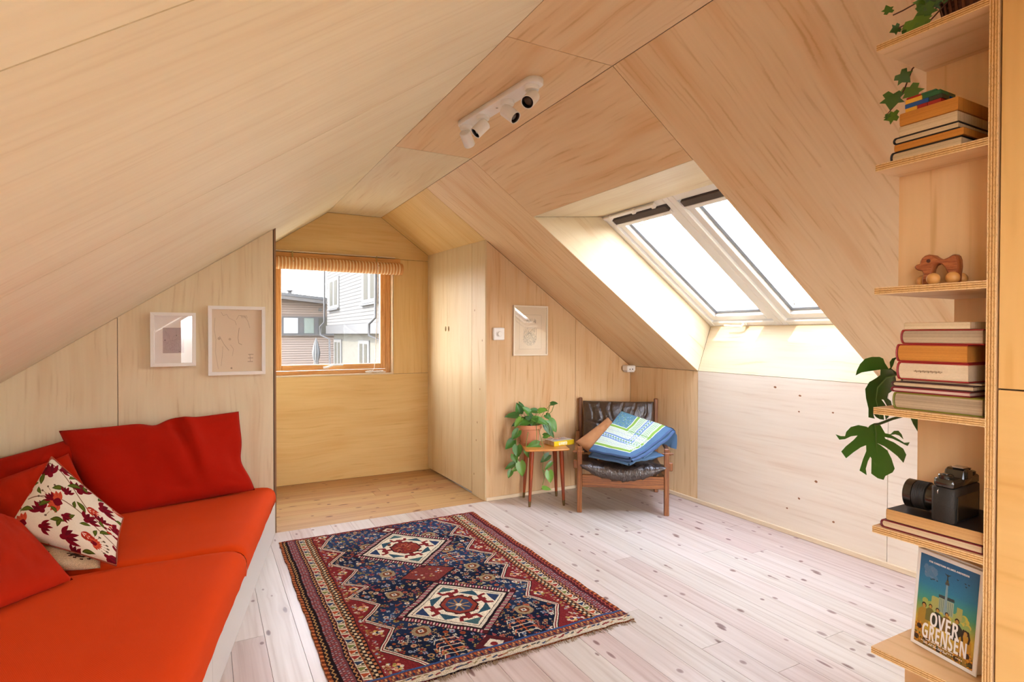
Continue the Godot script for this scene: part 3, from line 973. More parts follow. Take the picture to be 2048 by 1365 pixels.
func pictures():
	var r2 := RandomNumberGenerator.new()
	r2.seed = 3
	# small violet drawing
	var p := Pad.new(200, 260, hexc("b3a0a6"))
	p.rect(0, 0, 200, 6, hexc("a3908f"))
	for k in 26: scribble(p, Vector2(30 + rng.randf() * 140, 60 + rng.randf() * 180), 7, 14, hexc("84717a").lerp(hexc("a795a0"), rng.randf()), 1.6)
	for k in 9: p.path([Vector2(20 + k * 18, 150), Vector2(24 + k * 18, 200), Vector2(18 + k * 18, 240)], 1.4, hexc("8f7d86"))
	p.dot(Vector2(128, 78), 5, hexc("54424c"))
	p.dot(Vector2(20, 128), 6, hexc("5d4a55"))
	p.rect(150, 242, 16, 4, hexc("4d3d46"))
	var a1 := mat(Color.WHITE, 0.8, p.tex())
	frame("framed_drawing", "small white box frame with a wide mount round a grey-violet drawing", "white framed drawings", Vector3(-0.168, 1.3145, ZG + 0.001), 0.245, 0.336, 0.021, 0.032, M.white, a1, 0.115, 0.158, -0.006)
	# large pencil line drawing on cream paper
	p = Pad.new(330, 440, hexc("e2cfb4"))
	var pc := hexc("b79f86")
	p.path([Vector2(20, 60), Vector2(14, 140), Vector2(26, 210), Vector2(22, 300), Vector2(40, 420)], 2, pc)
	p.path([Vector2(60, 20), Vector2(74, 44), Vector2(96, 34), Vector2(110, 60), Vector2(150, 80), Vector2(160, 110)], 2, pc)
	p.path([Vector2(160, 70), Vector2(176, 40), Vector2(214, 46), Vector2(236, 80), Vector2(250, 130)], 2.4, pc)
	p.path([Vector2(178, 130), Vector2(170, 200), Vector2(176, 240), Vector2(196, 250)], 2.4, hexc("9b836b"))
	p.path([Vector2(50, 190), Vector2(80, 250), Vector2(110, 290)], 4, hexc("bfa98f"))
	p.path([Vector2(70, 260), Vector2(66, 330), Vector2(58, 400)], 2, pc)
	p.path([Vector2(120, 250), Vector2(140, 280), Vector2(132, 330)], 2, pc)
	for k in 5: p.path([Vector2(190 + k * 9, 40), Vector2(196 + k * 9, 60)], 2, hexc("a8917a"))
	p.dot(Vector2(116, 210), 9, hexc("c6b095"))
	p.dot(Vector2(46, 205), 10, hexc("c2ab90"))
	p.dot(Vector2(126, 416), 6, hexc("a48d76"))
	for k in 3: p.rect(238 - k * 2, 318 + k * 26, 36, 3, hexc("8e7862"))
	p.path([Vector2(250, 320), Vector2(252, 368)], 2, hexc("8e7862"))
	var a2 := mat(Color.WHITE, 0.85, p.tex())
	frame("framed_drawing", "large white frame with a faint pencil line drawing on cream paper, nearest the alcove", "white framed drawings", Vector3(0.191, 1.3065, ZG + 0.001), 0.337, 0.448, 0.022, 0.032, M.white, a2, 0.293, 0.404)
	# etching in a thin pale frame
	p = Pad.new(240, 330, hexc("e6d3b8"))
	for e in [[0, 0, 240, 2], [0, 328, 240, 2], [0, 0, 2, 330], [238, 0, 2, 330]]: p.rect(e[0], e[1], e[2], e[3], hexc("b39a7c"))
	for k in 420:
		var a := rng.randf() * TAU
		var rr := sqrt(rng.randf())
		var q := Vector2(112 + cos(a) * rr * 72, 226 + sin(a) * rr * 62)
		p.line(q, q + Vector2((rng.randf() - 0.5) * 9, 6 + rng.randf() * 8), 1.3, hexc("6e675c").lerp(hexc("b5a993"), rng.randf()))
	for k in 60: scribble(p, Vector2(50 + rng.randf() * 120, 130 + rng.randf() * 60), 4, 6, hexc("8a8172"), 1.2)
	for k in 46: scribble(p, Vector2(60 + rng.randf() * 120, 42 + rng.randf() * 26), 4, 5, hexc("6f675a"), 1.4)
	p.path([Vector2(48, 140), Vector2(50, 230)], 2, hexc("857b6c"))
	p.path([Vector2(184, 130), Vector2(182, 240)], 3, hexc("7a7163"))
	p.path([Vector2(168, 60), Vector2(172, 80)], 6, hexc("5e564a"))
	var a3 := mat(Color.WHITE, 0.85, p.tex())
	frame("framed_etching", "thin pale-framed black ink etching under glass, on the wall above the side table", "", Vector3(2.4085, 1.382, ZG + 0.001), 0.331, 0.418, 0.011, 0.022, M.silver_frame, a3, 0.212, 0.288, -0.012, -0.006)

func small_fittings():
	var t := thing("dimmer_switch", "square white rotary dimmer switch beside the cupboard corner", "switch", Vector3(2.108, 1.354, ZG))
	var b := MB.new()
	b.box(Vector3(0, 0, 0.012), Vector3(0.102, 0.102, 0.024), Basis.IDENTITY, 0.006)
	part("plate", b, M.plastic, t)
	b = MB.new()
	b.lathe([Vector2(0.026, 0), Vector2(0.026, 0.004), Vector2(0.02, 0.006), Vector2(0.019, 0.018), Vector2(0.017, 0.021), Vector2(0, 0.021)], Vector3(0, 0, 0.0235), Basis(Vector3.RIGHT, Vector3.BACK, Vector3.DOWN), 28, false)
	part("knob", b, M.white, t)
	t = thing("junction_box", "small cream plastic junction box tucked under the sloping ceiling in the corner above the armchair", "box", Vector3(3.43, 1.035, ZG + 0.05))
	b = MB.new()
	var tb := Basis(Vector3.BACK, 0.0)
	b.box(Vector3(0, 0.008, 0), Vector3(0.10, 0.052, 0.075), tb, 0.008)
	part("case", b, M.plastic, t)
	b = MB.new()
	b.box(Vector3(0, -0.022, 0), Vector3(0.085, 0.012, 0.06), tb, 0.004)
	part("lid", b, M.white_wood, t)
	b = MB.new()
	for k in 2: b.lathe([Vector2(0, 0), Vector2(0.005, 0), Vector2(0.005, 0.003), Vector2(0, 0.003)], Vector3(-0.02 + k * 0.03, -0.0, 0.0375), Basis(Vector3.RIGHT, Vector3.BACK, Vector3.DOWN), 10, false)
	part("vent_hole", b, M.dark, t)

func spotlight():
	var t := thing("spotlight_bar", "white ceiling bar with four round spotlights turned different ways", "ceiling light", Vector3(1.243, HF, -2.47), 0.0)
	var bs := ry(0.10)
	t.basis = bs
	var b := MB.new()
	var po := PackedVector2Array()
	var hw := 0.042
	var hl := 0.30
	for k in 13: po.append(Vector2(cos(PI * k / 12.0) * hw, hl + sin(PI * k / 12.0) * hw))
	for k in 13: po.append(Vector2(-cos(PI * k / 12.0) * hw, -hl - sin(PI * k / 12.0) * hw))
	b.prism(po, 0.026, Vector3(0, -0.013, 0), Basis(Vector3.RIGHT, Vector3.FORWARD, Vector3.UP), 0.003, 1.0, true)
	part("base_bar", b, M.white, t)
	b = MB.new()
	b.lathe([Vector2(0, 0), Vector2(0.006, 0), Vector2(0.006, -0.003), Vector2(0, -0.003)], Vector3(0, -0.026, 0), Basis.IDENTITY, 12, false)
	part("screw", b, M.chrome, t)
	var hd := [[0.285, Vector3(-0.62, -0.62, 0.42)], [0.09, Vector3(0.42, -0.62, 0.62)], [-0.13, Vector3(-0.66, -0.70, -0.12)], [-0.30, Vector3(0.60, -0.62, -0.55)]]
	for q in hd:
		var z: float = q[0]
		var c := Vector3(0, -0.026, z)
		b = MB.new()
		b.lathe([Vector2(0.033, 0), Vector2(0.033, -0.012), Vector2(0.030, -0.018), Vector2(0.012, -0.022), Vector2(0.010, -0.038), Vector2(0, -0.038)], c, Basis.IDENTITY, 24, false)
		part("swivel", b, M.white, t)
		var d: Vector3 = bs.inverse() * (q[1] as Vector3).normalized()
		var x := d.cross(Vector3.UP).normalized()
		var hb := Basis(x, d, x.cross(d))
		var o := c + Vector3(0, -0.048, 0) - d * 0.022
		b = MB.new()
		b.lathe([Vector2(0, 0), Vector2(0.026, 0), Vector2(0.030, 0.004), Vector2(0.030, 0.079), Vector2(0.0285, 0.081), Vector2(0.026, 0.079), Vector2(0.026, 0.062)], o, hb, 28, false)
		var head := part("spot_head", b, M.white, t)
		b = MB.new()
		b.lathe([Vector2(0.0262, 0.078), Vector2(0.0235, 0.072), Vector2(0.0235, 0.060), Vector2(0, 0.060)], o, hb, 24, false)
		part("reflector", b, M.bulb_dark, head)
		b = MB.new()
		b.lathe([Vector2(0.020, 0.0615), Vector2(0.019, 0.068), Vector2(0.010, 0.0715), Vector2(0, 0.0715)], o, hb, 20)
		part("bulb", b, M.bulb_glass, head)

# ---------------------------------------------------------------- outside
func outside():
	var g := setting("ground")
	var b := MB.new()
	b.box(Vector3(0, -3.3, -20), Vector3(120, 0.2, 110))
	wpart("ground_slab", b, mat(hexc("6a685f"), 0.9), g)
	# sunlit house on the right
	var t := thing("house", "sunlit cream clapboard house with a yellow ground floor, right in the alcove window", "house", Vector3(8, -3.2, -24))
	b = MB.new()
	b.box(Vector3(8.6, 3.5, -23), Vector3(6.2, 4.2, 13.9))
	wpart("upper_wall", b, M.h_cream, t)
	b = MB.new()
	var y := 1.78
	while y < 5.5:
		b.box(Vector3(5.49, y + 0.07, -23), Vector3(0.03, 0.125, 13.9), Basis(Vector3.BACK, 0.07), 0.0)
		y += 0.145
	wpart("clapboards", b, M.h_cream, t).set_meta("kind", "stuff")
	b = MB.new()
	b.box(Vector3(5.46, 1.57, -23), Vector3(0.06, 0.40, 14.0))
	wpart("zinc_band", b, M.h_zinc, t)
	b = MB.new()
	b.box(Vector3(8.8, -0.9, -23), Vector3(6.0, 4.6, 13.7))
	wpart("lower_wall", b, M.h_yellow, t)
	for q in [[-28.1, 3.30, 2.2, 1.25, 5.47], [-21.4, 3.28, 2.1, 1.3, 5.47], [-28.8, 0.25, 1.6, 1.5, 5.79], [-23.6, 0.25, 1.6, 1.5, 5.79]]:
		b = MB.new()
		b.box(Vector3(q[4], q[1], q[0]), Vector3(0.08, q[3] + 0.2, q[2] + 0.2))
		var f := wpart("window_frame", b, M.h_white, t)
		for s in [-1, 1]:
			b = MB.new()
			b.box(Vector3(q[4] - 0.035, q[1], q[0] + s * q[2] * 0.24), Vector3(0.03, q[3] - 0.1, q[2] * 0.30))
			wpart("pane", b, M.h_pane, f)
		b = MB.new()
		b.box(Vector3(q[4] - 0.05, q[1] - q[3] / 2 - 0.16, q[0]), Vector3(0.14, 0.06, q[2] + 0.3))
		wpart("sill", b, M.h_grey, f)
	for q in [[-30.0, 0.0], [-20.2, 0.0]]:
		b = MB.new()
		b.tube([Vector3(5.36, 5.4, q[0]), Vector3(5.36, 1.95, q[0]), Vector3(5.2, 1.72, q[0] - 0.3), Vector3(5.2, 1.30, q[0] - 0.3), Vector3(5.6, 1.1, q[0]), Vector3(5.66, -3.1, q[0])], 0.05, 8)
		wpart("drainpipe", b, M.h_pipe, t)
	b = MB.new()
	b.prism(PackedVector2Array([Vector2(-3.5, 0), Vector2(3.5, 0), Vector2(0, 2.2)]), 14.4, Vector3(8.6, 5.6, -23), Basis.IDENTITY, 0.0)
	wpart("roof", b, M.h_dark, t)
	# brown house on the left
	t = thing("house", "brown timber house with low roof and ribbon windows, left in the alcove window", "house", Vector3(4, -3.2, -37))
	b = MB.new()
	b.prism(PackedVector2Array([Vector2(-3, -3.2), Vector2(7, -3.2), Vector2(7, 3.02), Vector2(-3, 3.98)]), 6.0, Vector3(1, 0, -37), Basis.IDENTITY, 0.0)
	wpart("wall", b, M.h_brown, t)
	b = MB.new()
	y = -3.0
	while y < 3.0:
		if y < 1.15 or y > 2.35: b.box(Vector3(3.0, y + 0.06, -33.98), Vector3(9.9, 0.105, 0.03), Basis(Vector3.RIGHT, -0.1))
		y += 0.13
	wpart("clapboards", b, M.h_brown2, t).set_meta("kind", "stuff")
	b = MB.new()
	b.bar(Vector3(-3.2, 4.18, -36.6), Vector3(9.0, 3.03, -36.6), 7.0, 0.16, Vector3.BACK)
	wpart("roof", b, M.h_grey, t)
	b = MB.new()
	b.bar(Vector3(-3.2, 4.02, -33.15), Vector3(9.0, 2.86, -33.15), 0.05, 0.22, Vector3.BACK)
	wpart("fascia", b, M.h_cream_d, t)
	b = MB.new()
	b.lathe([Vector2(0.11, 0), Vector2(0.11, 0.2), Vector2(0.24, 0.22), Vector2(0.24, 0.27), Vector2(0, 0.3)], Vector3(4.28, 3.55, -34.5), Basis.IDENTITY, 12, false)
	wpart("roof_vent", b, M.h_pipe, t)
	b = MB.new()
	b.box(Vector3(5.0, 1.82, -33.97), Vector3(3.4, 1.02, 0.06))
	wpart("window_band", b, M.h_grey, t)
	for q in [[4.26, 0.74, 0], [5.22, 0.52, 1], [6.02, 0.56, 2]]:
		b = MB.new()
		b.box(Vector3(q[0], 1.82, -33.93), Vector3(q[1], 0.86, 0.04))
		wpart("pane", b, [M.h_blindpane, M.h_pane_green, M.h_pane][q[2]], t)
	b = MB.new()
	b.box(Vector3(5.0, 1.28, -33.9), Vector3(3.6, 0.05, 0.2))
	wpart("sill", b, M.h_cream_d, t)
	b = MB.new()
	b.box(Vector3(5.83, 2.735, -33.94), Vector3(0.17, 0.17, 0.05))
	wpart("wall_lamp", b, M.h_white, t)
	# closed parasol in the yard
	t = thing("closed_parasol", "pale closed parasol standing in the yard outside the alcove window", "parasol", Vector3(4.13, -3.2, -25))
	b = MB.new()
	b.tube([Vector3(0, 0, 0), Vector3(0, 4.2, 0)], 0.04, 8)
	part("pole", b, M.h_white, t)
	b = MB.new()
	b.grid(40, 10, func(u, v):
		var a: float = u * TAU
		var r: float = [0.02, 0.07, 0.12, 0.16, 0.19, 0.21, 0.2, 0.17, 0.11, 0.15, 0.17][int(round(v * 10))]
		r *= 0.62 * (1.0 + 0.28 * sin(a * 8.0))
		return Vector3(cos(a) * r, 4.4 - v * 1.25, sin(a) * r))
	part("canopy", b, M.h_white, t)
	# young trees beyond the roof, whose tips show in the skylights
	var lm := mat(hexc("a9b56a"), 0.7)
	for q in [[Vector3(6.107, 3.09, -6.96), 0.16, "light green leafy tree tip seen through the top of the left skylight", Vector3(4.7, -3.2, -8.6)], [Vector3(8.16, 1.90, -5.84), 0.17, "thin pale tree tip rising at the bottom of the right skylight", Vector3(8.3, -3.2, -5.9)]]:
		t = thing("young_tree", q[2], "tree", q[3])
		var s: float = q[1]
		var tip: Vector3 = q[0] - q[3]
		b = MB.new()
		b.tube([Vector3.ZERO, Vector3(0, tip.y * 0.5, 0), Vector3(tip.x * 0.15, tip.y * 0.92, tip.z * 0.15), Vector3(tip.x * 0.6, tip.y - 0.1, tip.z * 0.6), tip, tip + Vector3(0.02, s, 0)], [0.06, 0.04, 0.025, 0.012, 0.006, 0.003], 7)
		part("trunk", b, M.h_brown, t)
		for k in 22:
			b = MB.new()
			var c := tip + Vector3((rng.randf() - 0.6) * s * 1.3, (rng.randf() - 0.5) * s * 1.7, (rng.randf() - 0.5) * s)
			leaf_shape(b, c, Vector3(rng.randf() - 0.5, rng.randf() - 0.6, rng.randf() - 0.5).normalized(), Vector3(0.3, 0.5, 1).normalized(), 0.09, 0.05, 0.2, 0)
			part("leaf", b, lm, t)
func more_materials():
	M.knee = mat(Color.WHITE, 0.5, ply(31, Color(0.90, 0.845, 0.775), 0.6), 0.3)  # same ply, paled in colour for the daylight on the knee wall
	M.ply_alc_bounce = mat(Color.WHITE, 0.5, ply(35, Color(0.885, 0.745, 0.505), 0.8), 0.3)  # same ply, yellow of light bouncing round the alcove put into the colour
	M.ply_amber_shade = mat(hexc("fff2e0"), 0.5, M.ply_alc_bounce.albedo_texture, 0.3)  # orange of the shaded partition painted into the ply
	M.ply_shelf_shade = mat(hexc("fff6ea"), 0.5, M.ply2.albedo_texture, 0.3)  # reddish shade on the shelf panels carried in the colour
	M.ply_rev_dimmed = mat(hexc("f4f0ec"), 0.5, M.ply.albedo_texture, 0.3)  # ply toned down in colour to hold back skylight glare on the reveal
	M.ply_gab_dimmed = mat(hexc("ece4de"), 0.5, M.ply2.albedo_texture, 0.3)  # darker copy of the ply, painted dimmer where window light hits the gable
	M.glass2 = M.glass.duplicate()
	M.glass2.metallic_specular = 0.1
	M.ply_cup_dimmed = mat(hexc("e8dccb"), 0.5, M.ply.albedo_texture, 0.3)  # ply darkened in colour to offset the strong light on the doors
	M.oak_pale = mat(hexc("8a6a4c"), 0.6)
	M.knot = mat(hexc("8a5a36"), 0.6)
	M.reed = mat(Color.WHITE, 0.65, hardwood(101, hexc("c98548"), hexc("e0a869")))
	M.thread = mat(hexc("f7e3b8"), 0.7)
	M.string = mat(hexc("efe4d2"), 0.9)
	M.string_dark = mat(hexc("b79c5e"), 0.8)
	M.paper = mat(hexc("eee6e2"), 0.85)
	M.paper_warm = mat(hexc("e4cfb2"), 0.85)
	M.silver_frame = mat(hexc("eadcc6"), 0.35)
	M.bulb_dark = mat(hexc("1b1612"), 0.3)
	M.bulb_glass = mat(hexc("4a3a30"), 0.12)
	M.h_cream = mat(HC * hexc("e9e1d6"), 0.9)
	M.h_cream_d = mat(HC * hexc("e6d6c6"), 0.9)
	M.h_yellow = mat(HC * hexc("ece0be"), 0.9)
	M.h_white = mat(HC * hexc("f4f1ea"), 0.8)
	M.h_zinc = mat(HC * hexc("a6a29d"), 0.6)
	M.h_grey = mat(HC * hexc("9d9a97"), 0.7)
	M.h_pipe = mat(HC * hexc("8c8886"), 0.6)
	M.h_dark = mat(hexc("2a2825"), 0.8)
	M.h_brown = mat(hexc("4e433b"), 0.9)
	M.h_brown2 = mat(hexc("5a4d44"), 0.9)
	M.h_pane = mat(hexc("35342f"), 0.7, null, 0.1)
	M.h_blindpane = mat(hexc("6a6a6c"), 0.4)
	M.h_pane_green = mat(hexc("50564f"), 0.2)
const HC := Color(0.255, 0.255, 0.255)
# ---------------------------------------------------------------- sofa
# closed cushion spanned by four corners (top left, top right, bottom right, bottom left seen from its front)
func pillow(b: MB, c: Array, thick: float, seed_: int, wr := 0.012, pinch := 0.05, nu := 36, extra = null, shift = null):
	var n: Vector3 = ((c[2] - c[3]) as Vector3).cross(c[0] - c[3]).normalized()
	var nz := noise(seed_, 1.0, 2)
	for s in [1.0, -1.0]:
		b.grid(nu, nu, func(a, d):
			var u: float = a * 2 - 1
			var v: float = d * 2 - 1
			var uu: float = u * (1.0 - pinch * (1 - v * v))
			var vv: float = v * (1.0 - pinch * (1 - u * u))
			var p: Vector3 = c[3].lerp(c[2], uu * 0.5 + 0.5).lerp(c[0].lerp(c[1], uu * 0.5 + 0.5), vv * 0.5 + 0.5)
			var m: float = max(0.0, (1 - u * u) * (1 - v * v))
			var hgt: float = thick * 0.5 * pow(m, 0.42)
			var ed: float = 1.0 - pow(abs(u), 3.0) * pow(abs(v), 3.0)
			var w: float = nz.get_noise_2d(u * 1.1 + s * 7, v * 1.1) + 0.5 * nz.get_noise_2d(u * 3.2, v * 1.3 + s * 3)
			hgt += wr * w * min(1.0, m * 4.0) * ed
			if extra != null: hgt += extra.call(u, v, s) * min(1.0, m * 5.0)
			if shift != null: p += shift.call(u, v)
			return p + n * hgt * s, Vector2.ONE, s < 0)

func sofa():
	var bx := func(z): return 0.412 - 0.22 * (z + 4.128)
	var t := thing("sofa", "low white painted sofa platform under the orange seat mattresses, its front set at a slant", "sofa", Vector3(-0.3, 0, -2.6))
	var zn := -0.9
	var b := MB.new()
	b.prism(PackedVector2Array([Vector2(XW + 0.004, -ZG - 0.004), Vector2(bx.call(ZG) - 0.03, -ZG - 0.004), Vector2(bx.call(zn) - 0.03, -zn), Vector2(XW + 0.004, -zn)]), 0.228, Vector3(0, 0.114, 0), Basis(Vector3.RIGHT, Vector3.FORWARD, Vector3.UP), 0.0)
	wpart("carcass", b, M.white_wood, t)
	var dirf := Vector3(bx.call(zn) - bx.call(ZG), 0, zn - ZG).normalized()
	var nf := Vector3(dirf.z, 0, -dirf.x)
	for q in [[ZG + 0.002, -2.36], [-2.358, zn]]:
		b = MB.new()
		b.slab([Vector3(bx.call(q[0]), 0.001, q[0]), Vector3(bx.call(q[1]), 0.001, q[1]), Vector3(bx.call(q[1]), 0.236, q[1]), Vector3(bx.call(q[0]), 0.236, q[0])], nf, 0.018, dirf, ro(), Vector2(2.4, 1.2), 0.0006)
		wpart("front_panel", b, M.white_wood, t)
	# two seat mattresses in one orange cover cloth each
	var nz := noise(5, 1.0, 3)
	var seg := [[ZG + 0.012, -3.035, "rear orange-red sofa mattress, the one touching the picture wall"], [-3.028, zn, "front orange-red sofa mattress, nearest the camera along the picture's bottom edge"]]
	for k in 2:
		var za: float = seg[k][0]
		var zb: float = seg[k][1]
		t = thing("sofa_mattress", seg[k][2], "mattress", Vector3(-0.4, 0.236, (za + zb) / 2), 0.0, "orange sofa mattresses")
		b = MB.new()
		# section across: (offset from the front line, height)
		var sec := [Vector2(-0.30, 0.333), Vector2(-0.16, 0.334), Vector2(-0.08, 0.332), Vector2(-0.045, 0.327), Vector2(-0.022, 0.316), Vector2(-0.006, 0.300), Vector2(0.003, 0.280), Vector2(0.007, 0.255), Vector2(0.007, 0.225), Vector2(0.005, 0.2)]
		var n := sec.size() + 7
		b.grid(n - 1, 60, func(a, d):
			var i := int(round(a * (n - 1)))
			var z: float = lerp(za, zb, d)
			var fx: float = bx.call(z)
			var e: float = min(1.0, min(d, 1 - d) * 22.0)
			var p := Vector3.ZERO
			if i < 7:
				p = Vector3(lerp(XW + 0.01, fx - 0.36, i / 6.0), 0.334, z)
			else:
				var s: Vector2 = sec[i - 7]
				p = Vector3(fx + s.x, s.y, z)
				if i == n - 1: p.y = 0.232 - 0.028 * (z + 4.15) + 0.007 * nz.get_noise_1d(z * 3.0)
				elif i == n - 2: p.y = min(p.y, 0.262)
			p.y -= (1.0 - sqrt(1.0 - (1.0 - e) * (1.0 - e))) * 0.02
			p.y += 0.004 * nz.get_noise_2d(p.x * 2.5, z * 2.5) * (1.0 if i < n - 1 else 0.0)
			p.x += 0.002 * nz.get_noise_2d(z * 9.0, p.y * 20.0) if i > 10 else 0.0
			return p, Vector2(1.6, 1.2), true)
		wpart("cover", b, M.orange, t)
		b = MB.new()
		b.prism(PackedVector2Array([Vector2(XW + 0.012, -za - 0.005), Vector2(bx.call(za) - 0.02, -za - 0.005), Vector2(bx.call(zb) - 0.02, -zb + 0.005), Vector2(XW + 0.012, -zb + 0.005)]), 0.06, Vector3(0, 0.268, 0), Basis(Vector3.RIGHT, Vector3.FORWARD, Vector3.UP), 0.01)
		wpart("filling", b, M.orange, t)
	# cushions
	t = thing("back_cushion", "large red back cushion with a slumped crease, leaning on the wall below the two drawings", "cushion", Vector3(-0.1, 0.33, -4.0), 0.0, "red back cushions")
	b = MB.new()
	pillow(b, [Vector3(-0.725, 0.80, -4.055), Vector3(0.195, 0.85, -4.085), Vector3(0.285, 0.345, -4.02), Vector3(-0.56, 0.32, -3.84)], 0.20, 11, 0.012, 0.035, 44, func(u, v, s):
		# the fold that runs down from the dent in the top edge, and the crease above the seat
		var f := 0.0
		var cx: float = 0.18 + 0.22 * (1 - v) * 0.35
		f -= 0.042 * exp(-pow((u - cx) / 0.07, 2.0)) * (0.5 + 0.5 * v)
		f += 0.026 * exp(-pow((u - cx - 0.14) / 0.08, 2.0)) * (0.5 + 0.5 * v)
		f -= 0.03 * exp(-pow((u - 0.02) / 0.16, 2.0) - pow((v + 0.62) / 0.16, 2.0))
		f += 0.020 * sin((u * 5.0 + v * 2.2)) * exp(-pow((v + 0.1) / 0.6, 2.0))
		# radiating pulls at the lower right and left corners
		for q in [Vector2(1.0, -0.9), Vector2(-0.95, 0.9), Vector2(1.0, 0.9)]:
			var d: Vector2 = Vector2(u, v) - q
			f += 0.012 * sin(atan2(d.y, d.x) * 9.0) * exp(-d.length() * 2.4)
		return f, func(u, v):
		var y: float = -0.022 * exp(-pow((u + 0.02) / 0.12, 2.0)) * max(0.0, v) + 0.012 * exp(-pow((u - 0.25) / 0.16, 2.0)) * max(0.0, v)
		return Vector3(-0.03 * max(0.0, u) * exp(-pow((v + 0.25) / 0.35, 2.0)), y, 0))
	wpart("cover", b, M.red, t)
	t = thing("back_cushion", "red back cushion lying low behind the small pillows in the sofa's far left corner", "cushion", Vector3(-0.85, 0.33, -4.05), 0.0, "red back cushions")
	b = MB.new()
	pillow(b, [Vector3(-1.0, 0.665, -4.06), Vector3(-0.52, 0.80, -4.08), Vector3(-0.45, 0.36, -4.0), Vector3(-1.0, 0.345, -3.93)], 0.15, 12, 0.02, 0.04, 30)
	wpart("cover", b, M.red, t)
	t = thing("square_cushion", "square red cushion standing on its edge right behind the embroidered pillow", "cushion", Vector3(-0.75, 0.33, -3.85))
	b = MB.new()
	pillow(b, [Vector3(-1.0, 0.575, -3.86), Vector3(-0.665, 0.685, -3.96), Vector3(-0.50, 0.385, -3.80), Vector3(-0.86, 0.33, -3.66)], 0.13, 13, 0.012, 0.05, 30)
	wpart("cover", b, M.red2, t)
	t = thing("sofa_cushion", "red cushion lying flat at the picture's left edge in front of the embroidered pillow", "cushion", Vector3(-0.8, 0.33, -2.95))
	b = MB.new()
	pillow(b, [Vector3(-0.985, 0.60, -3.42), Vector3(-0.74, 0.50, -3.32), Vector3(-0.475, 0.345, -2.90), Vector3(-0.72, 0.35, -2.60)], 0.12, 14, 0.01, 0.05, 30)
	wpart("cover", b, M.red2, t)
	t = thing("petit_point_pillow", "flat pillow in cream and brown needlework, mostly covered by the embroidered pillow", "cushion", Vector3(-0.58, 0.33, -3.1))
	b = MB.new()
	pillow(b, [Vector3(-0.79, 0.415, -3.50), Vector3(-0.42, 0.395, -3.32), Vector3(-0.395, 0.345, -2.985), Vector3(-0.74, 0.36, -3.07)], 0.07, 15, 0.006, 0.04, 24)
	wpart("cover", b, needlework(), t)
	t = thing("embroidered_pillow", "white pillow embroidered with crimson flowers and green leaves, propped on one corner", "cushion", Vector3(-0.5, 0.36, -3.2))
	b = MB.new()
	pillow(b, [Vector3(-0.673, 0.735, -3.60), Vector3(-0.352, 0.448, -3.36), Vector3(-0.335, 0.352, -2.965), Vector3(-0.785, 0.462, -3.29)], 0.13, 16, 0.006, 0.045, 40)
	wpart("cover", b, crewel(), t)
	b = MB.new()
	var cs := [Vector3(-0.673, 0.735, -3.60), Vector3(-0.352, 0.448, -3.36), Vector3(-0.335, 0.352, -2.965), Vector3(-0.785, 0.462, -3.29)]
	var ring := []
	for k in 4:
		var p0: Vector3 = cs[k]
		var p1: Vector3 = cs[(k + 1) % 4]
		var mid: Vector3 = (cs[0] + cs[1] + cs[2] + cs[3]) / 4.0
		for q in 12:
			var f := q / 12.0
			var e: Vector3 = p0.lerp(p1, f)
			ring.append(e.lerp(mid, 0.09 * 4.0 * f * (1 - f) * 0.5))
	ring.append(ring[0])
	b.tube(ring, 0.0035, 6)
	wpart("piping", b, M.piping, t)

func needlework() -> StandardMaterial3D:
	var p := Pad.new(256, 256, hexc("d8c6a8"))
	for k in 60: p.rect(0, k * 4.3, 256, 1, hexc("b39a78"))
	var br := hexc("3a1f14")
	for q in [Vector2(60, 70), Vector2(190, 170), Vector2(90, 190), Vector2(200, 60)]:
		for k in 26:
			var a := k * 0.5
			p.rect(q.x + cos(a) * (6 + k * 1.6), q.y + sin(a) * (4 + k * 1.1), 9, 6, br)
		for k in 14: p.rect(q.x + rng.randf() * 60 - 30, q.y + rng.randf() * 40 - 20, 12, 7, br)
	for q in [Vector2(150, 120), Vector2(40, 140)]:
		p.dot(q, 22, hexc("efe6d6"))
		p.dot(q + Vector2(4, -14), 9, hexc("6f8db0"))
	for k in 70: p.rect(rng.randf() * 256, 205 + rng.randf() * 50, 8, 6, br)
	p.fleck(rng, 0.3)
	var m := cloth(Color.WHITE, 14.0, 0.5)
	m.uv1_scale = Vector3.ONE
	m.normal_enabled = false
	m.albedo_texture = p.tex()
	return m

